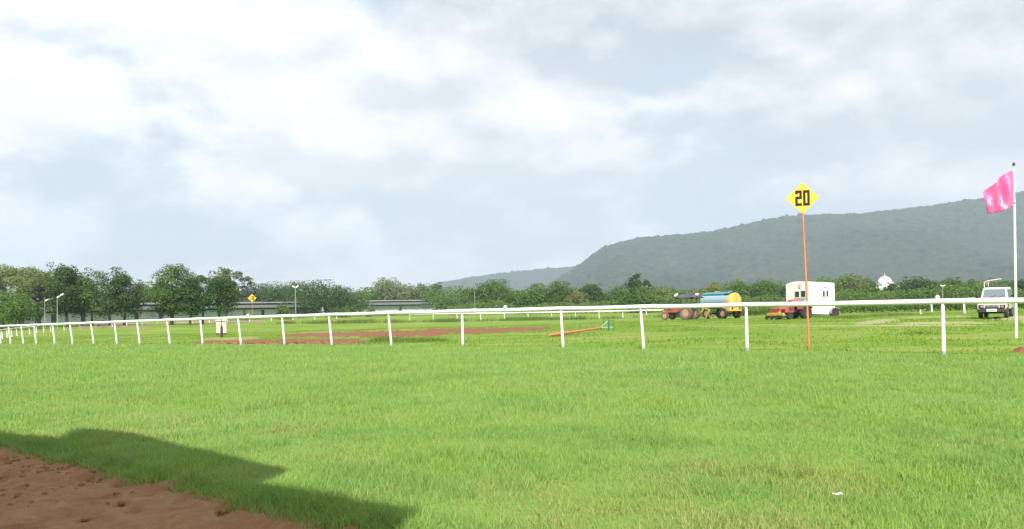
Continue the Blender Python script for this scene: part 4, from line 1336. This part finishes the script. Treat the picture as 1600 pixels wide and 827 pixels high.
# sagging tarp canopy
cv, cf = [], []
rr_ = random.Random(5)
for j in range(9):
    for i in range(7):
        x_, y_ = -.85 + i * 1.7 / 6, -.25 + j * 2.3 / 8
        e_ = min(i, 6 - i, j, 8 - j)
        cv.append((x_, y_, 2.34 - (.28 if e_ == 0 else 0) + .10 * math.sin(i * 1.3) * math.cos(j * .9) + rr_.uniform(-.05, .05)))
for j in range(8):
    for i in range(6):
        a_ = j * 7 + i
        cf.append((a_, a_ + 1, a_ + 8, a_ + 7))
cn = mesh_np('canopy', np.array(cv), np.array(cf), TARP, T)
mm = cn.modifiers.new('thickness', 'SOLIDIFY')
mm.thickness = .09
MB().box((.2, -.30, 2.34), (.7, .22, .18), (0, .2, .3), .05).box((.5, 2.02, 2.36), (.3, .2, .16), (0, .3, -.3), .04).build('white_sack', WHITEP, T)
MB().tube([(-.5, 1.45, 1.35), (.2, 1.6, 1.0), (.5, 1.62, 1.3)], .05, 6).build('hose', TEAL, T)

# --- tank trailer
q = ground(1126, d)
root = empty('tank_trailer', q, bearing_rot(1126, -138), 'blue water tank trailer with a yellow round end and black wheels', 'trailer')
T = root
zc, r_, Lh = 1.66, .74, 1.95
prof = []
for k_ in range(7):
    a_ = k_ / 6 * PI / 2
    prof.append((-Lh - .35 * math.cos(a_) * 1.0, r_ * math.sin(a_) + .01))
prof += [(-Lh + .1, r_), (Lh - .36, r_)]
MB().lathe(prof, (0, 0, zc), 'Y', 36).build('tank', TANKB, T, True)
MB().lathe([(Lh - .36, r_ * 1.012), (Lh, r_ * 1.012), (Lh + .05, r_ * .9), (Lh + .10, r_ * .5), (Lh + .11, .01)], (0, 0, zc), 'Y', 36).build('tank_end', TANKY, T, True)
MB().box((0, Lh + .105, zc), (.05, .02, r_ * 1.7)).build('end_seam', DARK, T)
MB().box((0, 1.45, .92), (1.40, 1.1, .40), bev=.03).build('rear_box', TANKY, T)
# crumpled teal sheet and hoses lying along the tank top
sv, sf = [], []
for j in range(22):
    for i in range(9):
        a_ = PI / 2 + (-.75 + i * .19)
        yy = -Lh - .1 + j * (2 * Lh) / 21
        rr2 = r_ + .035 + .05 * abs(math.sin(j * 1.7 + i * 1.1)) + rr_.uniform(0, .03) + (.08 if j > 17 else 0)
        sv.append((rr2 * math.cos(a_), yy, zc + rr2 * math.sin(a_)))
for j in range(21):
    for i in range(8):
        a_ = j * 9 + i
        sf.append((a_, a_ + 1, a_ + 10, a_ + 9))
sh = mesh_np('top_sheet', np.array(sv), np.array(sf), TEAL, T, True)
sh.modifiers.new('thickness', 'SOLIDIFY').thickness = .02
MB().lathe([(0, .24), (.16, .24), (.18, .18)], (0, -.4, zc + r_ - .02), 'Z', 16).build('hatch', TANKB, T)
MB().box((-.45, 0, .98), (.12, 4.2, .16)).box((.45, 0, .98), (.12, 4.2, .16)).box((0, -1.9, .98), (1.0, .12, .14)).box((0, .2, .98), (1.0, .12, .14)).build('chassis', DARK, T)
for yy in (-1.4, -.2, 1.0):
    MB().prism([(yy, 1.06), (yy + .12, 1.06), (yy + .12, 1.25), (yy, 1.25)], -.6, .6).build('saddle', DARK, T)
MB().tube([(0, -2.0, .95), (0, -3.2, .75), (0, -3.9, .62)], .06, 8).tube([(.4, -2.0, .95), (0, -3.2, .75)], .04, 8).tube([(-.4, -2.0, .95), (0, -3.2, .75)], .04, 8).build('drawbar', DARK, T)
for yy in (-1.0, 1.25):
    MB().tube([(-.9, yy, .5), (.9, yy, .5)], .06, 8).build('axle', DARK, T)
    for sx in (-1, 1):
        wheel(T, (sx * .82, yy, .5), .5, .30, RUBBER, MUDRIM)
MB().tube([(.3, -2.2, 1.6), (.4, -2.6, 1.2), (.2, -2.9, .9), (.1, -2.4, .8)], .05, 6).build('hose', TEAL, T)

# --- red mower tractor with yellow deck, facing left towards us
d = 60.0
q = ground(1236, d)
root = empty('mower_tractor', q, bearing_rot(1236, -52), 'small red tractor with a yellow front bar and mowing deck before the caravan', 'tractor', 'tractors on the grass')
T = root
wheel(T, (.72, .70, .50), .50, .40, RUBBER, DARK, 16)
wheel(T, (-.62, .70, .50), .50, .34, RUBBER, DARK, 16)
wheel(T, (.60, -.62, .28), .28, .22, RUBBER, DARK)
wheel(T, (-.60, -.62, .28), .28, .22, RUBBER, DARK)
MB().box((0, 0, .50), (.36, 1.7, .22), bev=.02).build('chassis', DARK, T)
MB().loft([[(-.28, -1.0, .52), (.28, -1.0, .52), (.26, -1.0, .80), (-.26, -1.0, .80)],
           [(-.32, -.55, .52), (.32, -.55, .52), (.29, -.55, .98), (-.29, -.55, .98)],
           [(-.33, .02, .52), (.33, .02, .52), (.30, .02, 1.06), (-.30, .02, 1.06)]]).build('engine_hood', REDB, T)
MB().box((0, -1.02, .68), (.42, .03, .20)).build('grille', DARK, T)
for sx in (-1, 1):
    MB().prism([(.20, .75), (.30, 1.02), (.62, 1.12), (1.05, 1.06), (1.25, .80), (1.15, .78), (1.0, 1.0), (.62, 1.05), (.36, .97), (.28, .75)], sx * .40, sx * .95).build('mudguard', REDB, T)
MB().box((0, .62, .90), (.46, .44, .12), bev=.04).box((0, .86, 1.14), (.46, .10, .44), (-.15, 0, 0), .04).build('seat', DARK, T)
MB().lathe([(-.012, .17), (.012, .17)], (0, 0, 0), 'Z', 18).build('steering_wheel', BLACKP, T, True, (0, .22, 1.22)).rotation_euler = (-.5, 0, 0)
MB().tube([(0, .05, 1.0), (0, .22, 1.22)], .02, 6).build('steering_column', DARK, T)
for sx in (-.33, .33):
    MB().tube([(sx, 1.0, .9), (sx, .98, 1.30), (sx, .7, 1.42)], .025, 6).build('roll_bar', DARK, T)
m = MB()
for k_ in range(5):
    m.box((0, -.95 + k_ * .0, .56 + k_ * .05), (.66, .34, .012))
for sx in (-1, 1):
    for k_ in range(4):
        m.box((sx * .335, -.42 + k_ * .11, .78), (.02, .05, .26))
m.build('vent', DARK, T)
MB().tube([(.15, -.3, 1.0), (.15, -.3, 1.32)], .025, 8).build('exhaust', DARK, T)
MB().box((.36, .25, .62), (.18, .5, .05), bev=.01).build('footboard', DARK, T)
# low rounded red canopy
cv, cf = [], []
for j in range(9):
    for i in range(9):
        u_, v_ = (i - 4) / 4, (j - 4) / 4
        cv.append((u_ * .46, .35 + v_ * .50, 1.27 + .16 * (1 - u_ * u_) + .08 * (1 - v_ * v_)))
for j in range(8):
    for i in range(8):
        a_ = j * 9 + i
        cf.append((a_, a_ + 1, a_ + 10, a_ + 9))
cn = mesh_np('canopy', np.array(cv), np.array(cf), RED, T, True)
cn.modifiers.new('thickness', 'SOLIDIFY').thickness = .04
for sx in (-.4, .4):
    MB().tube([(sx, -.15, .95), (sx, -.1, 1.34)], .02, 6).build('canopy_post', REDB, T)
# mowing deck in front
MB().box((-.15, -1.28, .40), (1.9, .16, .20), bev=.03).box((.25, -1.28, .53), (.3, .1, .1), bev=.02).build('front_bar', YELLOWM, T)
MB().box((-.30, -1.10, .66), (1.15, .34, .42), (.12, 0, 0), .03).build('grass_box', REDB, T)
MB().box((-.15, -1.20, .20), (1.8, .40, .16), bev=.03).build('mowing_deck', DARK, T)
MB().tube([(.2, -1.26, .42), (.22, -1.18, .98)], .03, 6).build('lift_arm', ORANGE, T)
for xx in (-1.05, -.45, .15):
    wheel(T, (xx, -1.42, .14), .14, .10, RUBBER, DARK)

# --- white caravan (local -y is the end we see on the left, +x the side on the right)
d = 66.0
q = ground(1264, d)
REL = -42
root = empty('caravan', q, bearing_rot(1264, REL), 'boxy white caravan with arched roof and small dark windows behind the orange pole', 'caravan')
T = root
u = d / F
wv_, wb = 2.5, 3.1           # end width, side length
zt, zb = 57.0 * u, 5.0 * u
# body profile of the end wall: arched top; near corner at local (0,0)
arc = []
for k_ in range(11):
    t_ = k_ / 10
    arc.append((-wv_ * t_, zt + .02 - .26 * (2 * t_ - 1) ** 2 * (1.0 if t_ > .5 else .35)))
m = MB()
ends = []
for yy in (0.0, wb):
    ends.append([m.bm.verts.new((x_, yy, z_ - (.12 if yy else 0))) for x_, z_ in [(0, zb), *arc, (-wv_, zb)]])
n_ = len(ends[0])
for k_ in range(n_):
    m.bm.faces.new((ends[0][k_], ends[0][(k_ + 1) % n_], ends[1][(k_ + 1) % n_], ends[1][k_]))
m.bm.faces.new(ends[0])
m.bm.faces.new(ends[1][::-1])
bmesh.ops.bevel(m.bm, geom=[e for e in m.bm.edges if e.calc_length() > 1.0], offset=.05, segments=3, affect='EDGES')
m.build('body', WHITEP, T, True)
MB().box((-wv_ / 2, wb / 2, zb - .06), (wv_ * .9, wb * .96, .12)).build('chassis', DARK, T)
def win(face, c0, z0, w_, h_):
    """a window: dark pane with a thin white frame proud of the wall"""
    if face == 'end':
        o = MB().box((c0, -.012, z0), (w_, .03, h_)).build('window', GLASSD, T)
        fr = MB()
        for sx in (-1, 1):
            fr.box((c0 + sx * (w_ / 2 + .02), -.02, z0), (.05, .05, h_ + .1))
        for sz in (-1, 1):
            fr.box((c0, -.02, z0 + sz * (h_ / 2 + .02)), (w_, .05, .05))
        fr.build('frame', WHITEP, o)
    else:
        o = MB().box((.012, c0, z0), (.03, w_, h_)).build('window', GLASSD, T)
        fr = MB()
        for sx in (-1, 1):
            fr.box((.02, c0 + sx * (w_ / 2 + .02), z0), (.05, .05, h_ + .1))
        for sz in (-1, 1):
            fr.box((.02, c0, z0 + sz * (h_ / 2 + .02)), (.05, w_, .05))
        fr.build('frame', WHITEP, o)
zw = 36.5 * u
win('end', -1.22, zw, .50, .50)
win('end', -.58, zw + .03, .50, .53)
win('side', 1.72, zw, .26, .50)
win('side', 2.14, zw, .26, .50)
# round emblem above the end window, thin one above the side window
for face, c0 in (('end', -.98), ('side', 1.93)):
    zc = 49.0 * u
    k = .19
    e_ = MB()
    m1, m2 = MB(), MB()
    for i in range(20):
        a0 = 2 * PI * i / 20
        cx_, cz_ = math.cos(a0) * k, math.sin(a0) * k
        tgt = m2 if cz_ < -.6 * k else m1
        if face == 'end':
            tgt.box((c0 + cx_, -.006, zc + cz_), (.065, .012, .03), (0, -(a0 + PI / 2), 0))
        else:
            tgt.box((.006, c0 + cx_, zc + cz_), (.012, .065, .03), (a0 + PI / 2, 0, 0))
    for (ox, oz, sx, sz) in ((0, -.12, .12, .06), (0, -.04, .05, .10), (.03, .05, .06, .03), (-.04, .08, .04, .04)):
        if face == 'end':
            m2.box((c0 + ox, -.009, zc + oz), (sx, .014, sz))
        else:
            m2.box((.009, c0 + ox, zc + oz), (.014, sx, sz))
    eo = m1.build('emblem', REDM, T)
    m2.build('emblem_figure', BLUEM, eo)
# worn lettering below the windows, too small to read in the photo
lt = MB()
rs = random.Random(9)
x_ = -1.55
while x_ < -.25:
    w_ = rs.uniform(.04, .09)
    lt.box((x_, -.006, 28.8 * u), (w_, .012, rs.uniform(.05, .08)))
    x_ += w_ + rs.uniform(.02, .05)
x_ = -1.15
while x_ < -.45:
    w_ = rs.uniform(.03, .07)
    lt.box((x_, -.006, 26.6 * u), (w_, .012, rs.uniform(.06, .13)))
    x_ += w_ + rs.uniform(.02, .05)
y_ = 1.55
while y_ < 2.35:
    w_ = rs.uniform(.05, .09)
    lt.box((.006, y_, 28.6 * u), (.012, w_, rs.uniform(.05, .08)))
    y_ += w_ + rs.uniform(.02, .05)
lt.build('lettering', GREYM, T)
sm_ = MB()
for yy in (.75, 2.55):
    sm_.box((.004, yy, (zt + zb) / 2 - .12), (.008, .02, (zt - zb) * .86))
sm_.box((-wv_ / 2, -.004, zb + .35), (wv_ * .94, .008, .02))
sm_.box((.004, wb / 2, zb + .35), (.008, wb * .94, .02))
sm_.build('panel_joint', STEEL, T)
# wheel and fender at the far corner
MB().prism([(2.35, .30), (2.42, .62), (2.62, .80), (3.25, .80), (3.42, .66), (3.42, .60), (3.2, .72), (2.68, .72), (2.50, .58), (2.43, .30)], -.06, .20).build('mudguard', STEEL, T)
for yy in (2.68, 3.12):
    wheel(T, (.03, yy, .33), .33, .2, RUBBER, DARK)
MB().tube([(-wv_ / 2, 0, .45), (-wv_ / 2, -.7, .42)], .05, 8).build('drawbar', DARK, T)
for xx in (-.25, -2.0):
    MB().tube([(xx, .25, 0), (xx, .25, .4)], .035, 6).build('jack_leg', DARK, T)

# --- white jeep
q = hit(1556.5, 497)
root = empty('jeep', q, bearing_rot(1556.5, -6), 'boxy white jeep with a roof rack rail parked facing us on the right', 'car')
T = root
root.scale = (.90, .92, .91)
hw = .76
# lower body with front wings (profile along y), front at y=-1.9
body = MB()
body.prism([(-1.88, .62), (-1.92, .98), (-1.84, 1.06), (-.80, 1.14), (-.78, 1.16), (1.88, 1.18), (1.92, .60), (1.62, .56), (1.52, .86), (1.0, .88), (.84, .56), (-.75, .54), (-.92, .86), (-1.45, .88), (-1.62, .60)], -hw, hw)
bmesh.ops.bevel(body.bm, geom=[e for e in body.bm.edges if abs(e.verts[0].co.x - e.verts[1].co.x) < .01 and e.calc_length() > .2], offset=.03, segments=2, affect='EDGES')
body.build('body', CARW, T, True)
# hood bulge
MB().loft([[(-.46, -1.86, 1.02), (.46, -1.86, 1.02), (.42, -1.84, 1.09), (-.42, -1.84, 1.09)],
           [(-.56, -.82, 1.10), (.56, -.82, 1.10), (.54, -.82, 1.19), (-.54, -.82, 1.19)]]).build('hood', CARW, T)
# cabin: pillars and roof as a tapered shell, panes set in it
cab = MB()
cab.loft([[(-.70, -.78, 1.17), (.70, -.78, 1.17), (.70, 1.86, 1.19), (-.70, 1.86, 1.19)],
          [(-.60, -.42, 1.76), (.60, -.42, 1.76), (.62, 1.80, 1.80), (-.62, 1.80, 1.80)],
          [(-.55, -.34, 1.83), (.55, -.34, 1.83), (.57, 1.74, 1.86), (-.57, 1.74, 1.86)]])
cab.build('cabin', CARW, T)
def quad(name, pts, mat, off):
    m = MB()
    a_ = [Vector(p_) for p_ in pts]
    nn = (a_[1] - a_[0]).cross(a_[2] - a_[0]).normalized()
    if nn.dot(Vector(off)) < 0:
        nn = -nn
    f0 = [m.bm.verts.new(p_ + nn * .012) for p_ in a_]
    f1 = [m.bm.verts.new(p_ - nn * .01) for p_ in a_]
    m.bm.faces.new(f0)
    m.bm.faces.new(f1[::-1])
    for k_ in range(4):
        m.bm.faces.new((f0[k_], f0[(k_ + 1) % 4], f1[(k_ + 1) % 4], f1[k_]))
    return m.build(name, mat, T)
quad('windscreen', [(-.60, -.745, 1.22), (.60, -.745, 1.22), (.535, -.445, 1.73), (-.535, -.445, 1.73)], GLASS, (0, -1, 0))
quad('side_window', [(.694, -.50, 1.24), (.694, .35, 1.24), (.622, .35, 1.72), (.622, -.26, 1.72)], GLASS, (1, 0, 0))
quad('side_window', [(.694, .48, 1.24), (.694, 1.60, 1.24), (.626, 1.55, 1.74), (.622, .48, 1.72)], GLASS, (1, 0, 0))
quad('side_window', [(-.694, -.50, 1.24), (-.694, 1.60, 1.24), (-.626, 1.55, 1.74), (-.622, -.26, 1.72)], GLASS, (-1, 0, 0))
# front: grille slots, lamps, bumper, plate
gr = MB()
for k_ in range(11):
    gr.box((-.32 + k_ * .064, -1.915, .70), (.026, .03, .20))
gr.build('grille', DARK, T)
for sx in (-1, 1):
    MB().box((sx * .545, -1.915, .70), (.25, .03, .22)).build('lamp_surround', BLACKP, T)
    hl = MB().lathe([(-1.975, .02), (-1.965, .07), (-1.93, .09), (-1.92, .095)], (sx * .52, 0, .70), 'Y', 18).build('headlight', LENS, T, True)
    MB().box((sx * .66, -1.93, .585), (.09, .03, .05)).build('indicator', ORANGE, T)
MB().box((0, -1.98, .47), (1.52, .14, .17), bev=.03).build('bumper', DARK, T)
pl = MB().box((.0, -2.06, .50), (.52, .02, .15)).build('number_plate', PLATE, T)
lt = MB()
for k_ in range(9):
    lt.box((-.21 + k_ * .05, -2.073, .50), (.028, .006, .07))
lt.build('lettering', GREYM, pl)
MB().box((0, -1.3, .50), (.9, .7, .16), bev=.02).box((0, .3, .50), (.6, 2.6, .14)).build('chassis', DARK, T)
for yy in (-1.18, 1.22):
    MB().tube([(-.6, yy, .34), (.6, yy, .34)], .05, 8).build('axle', DARK, T)
    for sx in (-1, 1):
        wheel(T, (sx * .66, yy, .345), .345, .20, RUBBER, STEEL)
for sx in (-1, 1):
    MB().tube([(sx * .74, -.62, 1.20), (sx * .90, -.66, 1.27)], .015, 6).box((sx * .93, -.66, 1.32), (.14, .05, .12), bev=.01).build('mirror', BLACKP, T)
MB().tube([(-.3, -.82, 1.22), (.1, -.72, 1.36)], .008, 5).tube([(.15, -.82, 1.22), (.5, -.72, 1.36)], .008, 5).build('wiper', BLACKP, T)
rk = MB()
rk.tube([(-.56, -.30, 1.86), (-.55, -.28, 2.16), (-.50, -.26, 2.22), (.0, -.1, 2.30), (.30, 0, 2.34)], .022, 8)
rk.tube([(-.56, 1.5, 1.86), (-.55, 1.5, 2.16), (-.50, 1.5, 2.20)], .022, 8)
rk.tube([(-.55, -.28, 2.12), (-.55, 1.5, 2.12)], .018, 8)
rk.build('roof_rail', CREAM, T, True)
MB().box((0, .45, 1.885), (1.06, 1.3, .05), bev=.01).build('roof_rack', DARK, T)
# --- white low trailer board by the flagpole (a pale edge right of the jeep)

# ------------------------------------------------------------------ person bending by the tank trailer
def skinned(name, pts, edges, radii, mat, parent, root_i=0, sub=1):
    me = bpy.data.meshes.new(name)
    me.from_pydata([Vector(p_) for p_ in pts], edges, [])
    o = bpy.data.objects.new(name, me)
    COL.objects.link(o)
    me.materials.append(mat)
    sk = o.modifiers.new('skin', 'SKIN')
    sk.use_smooth_shade = True
    me.skin_vertices.clear() if False else None
    if not me.skin_vertices:
        pass
    for i_, v_ in enumerate(me.skin_vertices[0].data):
        v_.radius = (radii[i_], radii[i_])
        v_.use_root = (i_ == root_i)
    sb = o.modifiers.new('subdiv', 'SUBSURF')
    sb.levels = sub
    sb.render_levels = sub
    if parent:
        o.parent = parent
    return o

def build_person():
    q = hit(1106, 503)
    root = empty('person', q, bearing_rot(1106, -78), 'person in khaki and tan clothes bending forward beside the front of the tank trailer', 'person')
    # local front = -y ; x is sideways; stride: one foot forward
    J = dict(pel=(0, .10, .82), sp1=(0, -.02, .93), sp2=(0, -.17, 1.02), ch=(0, -.34, 1.08), nk=(0, -.46, 1.09), hd=(0, -.56, 1.07), ht=(0, -.66, 1.08),
             hl=(.10, .09, .80), kl=(.12, -.12, .45), al=(.12, -.22, .09), tl=(.12, -.38, .04),
             hr=(-.10, .11, .80), kr=(-.13, .12, .43), ar=(-.13, .36, .09), tr=(-.13, .22, .04),
             sl=(.18, -.34, 1.06), el=(.22, -.44, .80), wl=(.18, -.60, .62), pl=(.17, -.66, .56),
             sr=(-.18, -.34, 1.06), er=(-.23, -.40, .80), wr=(-.18, -.54, .60), pr=(-.17, -.60, .54))
    names = list(J)
    idx = {k_: i_ for i_, k_ in enumerate(names)}
    rad = dict(pel=.13, sp1=.12, sp2=.13, ch=.13, nk=.06, hd=.085, ht=.075, hl=.09, kl=.06, al=.042, tl=.038, hr=.09, kr=.06, ar=.042, tr=.038,
               sl=.06, el=.042, wl=.03, pl=.035, sr=.06, er=.042, wr=.03, pr=.035)
    E = [('pel', 'sp1'), ('sp1', 'sp2'), ('sp2', 'ch'), ('ch', 'nk'), ('nk', 'hd'), ('hd', 'ht'), ('pel', 'hl'), ('hl', 'kl'), ('kl', 'al'), ('al', 'tl'),
         ('pel', 'hr'), ('hr', 'kr'), ('kr', 'ar'), ('ar', 'tr'), ('ch', 'sl'), ('sl', 'el'), ('el', 'wl'), ('wl', 'pl'), ('ch', 'sr'), ('sr', 'er'), ('er', 'wr'), ('wr', 'pr')]
    skinned('body', [J[k_] for k_ in names], [(idx[a_], idx[b_]) for a_, b_ in E], [rad[k_] * .9 for k_ in names], SKIN, root, 0, 2)
    def sub(name, keys, ed, mat, k_=1.16, cut=None):
        ii = {a_: i_ for i_, a_ in enumerate(keys)}
        pts = [Vector(J[a_]) for a_ in keys]
        for a_, (b_, t_) in (cut or {}).items():
            pts[ii[a_]] = Vector(J[a_]).lerp(Vector(J[b_]), t_)
        skinned(name, pts, [(ii[a_], ii[b_]) for a_, b_ in ed], [rad[a_] * k_ for a_ in keys], mat, root, 0, 2)
    sub('shirt', ['sp1', 'sp2', 'ch', 'nk', 'sl', 'el', 'wl', 'sr', 'er', 'wr'], [('sp1', 'sp2'), ('sp2', 'ch'), ('ch', 'nk'), ('ch', 'sl'), ('sl', 'el'), ('el', 'wl'), ('ch', 'sr'), ('sr', 'er'), ('er', 'wr')], CLOTHY, 1.18,
        {'nk': ('ch', .4), 'wl': ('el', .4), 'wr': ('er', .4)})
    sub('trousers', ['pel', 'sp1', 'hl', 'kl', 'al', 'hr', 'kr', 'ar'], [('pel', 'sp1'), ('pel', 'hl'), ('hl', 'kl'), ('kl', 'al'), ('pel', 'hr'), ('hr', 'kr'), ('kr', 'ar')], CLOTHT, 1.22,
        {'al': ('kl', .12), 'ar': ('kr', .12), 'sp1': ('pel', .4)})
    # hair
    MB().lathe([(-.02, .088), (.04, .092), (.08, .075), (.105, .04), (.112, .005)], (0, 0, 0), 'Z', 14).build('hair', HAIR, root, True, (0, -.60, 1.09)).rotation_euler = (1.0, 0, 0)
build_person()

# ------------------------------------------------------------------ small things
q = hit(1308, 784)
m = MB()
for (cx_, cy_, sx, sy, a_) in ((0, 0, .05, .012, .5), (.025, .01, .035, .014, -.3), (-.02, .012, .02, .01, 1.1)):
    m.box((cx_, cy_, .05), (sx * .7, sy * .8, .006), (.2, .15, a_))
tag(m.build('paper_scrap', WHITE, None, False, q), 'tiny white scrap of paper lying in the turf in the right foreground', 'litter')
def bird(px, py, d, label):
    root = empty('bird', un(px, py, d), 0.6, label, 'bird', 'birds in the sky')
    MB().loft([[(-.02, -.16, 0), (0, -.16, .02), (.02, -.16, 0), (0, -.16, -.02)], [(-.05, 0, 0), (0, 0, .05), (.05, 0, 0), (0, 0, -.05)], [(-.03, .18, 0), (0, .18, .01), (.03, .18, 0), (0, .18, -.01)]]).build('body', DARK, root)
    for sx in (-1, 1):
        m = MB()
        m.loft([[(sx * .03, -.08, .0), (sx * .03, .06, .0), (sx * .03, .06, .015), (sx * .03, -.08, .015)],
                [(sx * .22, -.10, .09), (sx * .22, .05, .09), (sx * .22, .05, .10), (sx * .22, -.10, .10)],
                [(sx * .46, -.02, .05), (sx * .46, .02, .05), (sx * .46, .02, .056), (sx * .46, -.02, .056)]])
        m.build('wing', DARK, root)
bird(357, 152, 260, 'tiny dark bird high in the bright cloud on the left')
bird(658, 413, 300, 'tiny dark bird low in the sky left of the far ridge')

# ------------------------------------------------------------------ grandstand roof behind the camera: it throws the stepped shadow on the turf
SH_PX = [(-40, 676), (0, 680), (85, 691), (128, 673), (205, 682), (300, 706), (446, 739), (396, 760), (455, 772), (540, 787), (600, 797), (652, 806)]
HR = 6.4
off = Vector((SV.x, SV.y, 0)) * (HR / SV.z)
front = [Vector((hit(*p_).x, hit(*p_).y, 0)) for p_ in SH_PX]
e0, e1 = front[1], front[-1]
along = Vector((3.5, -2.7, 0)).normalized()
outline = [front[0] - along * 9] + front + [front[-1] + Vector((-.15, -.55, 0)), front[-1] + Vector((-.15, -.55, 0)) + along * 6]
outline += [outline[-1] + Vector((-3, -4, 0)), outline[0] + Vector((-3, -4, 0))]
m = MB()
lo = [m.bm.verts.new(p_ + off + Vector((0, 0, HR))) for p_ in outline]
hi = [m.bm.verts.new(p_ + off + Vector((0, 0, HR + .12))) for p_ in outline]
m.bm.faces.new(lo[::-1])
m.bm.faces.new(hi)
for k_ in range(len(lo)):
    m.bm.faces.new((lo[k_], lo[(k_ + 1) % len(lo)], hi[(k_ + 1) % len(lo)], hi[k_]))
root = empty('grandstand', (0, -6, 0), 0, 'grandstand roof with a stepped edge on steel columns behind the camera', 'building')
rf = m.build('roof', SHEET, root)
rf.location = (0, 6, 0)
for (cx_, cy_) in ((-6, -1.5), (-1.5, -4.0), (3.0, -7.5)):
    MB().cyl((cx_, cy_ + 6, -.4), (cx_, cy_ + 6, HR), .12, seg=12).build('column', STEEL, root)
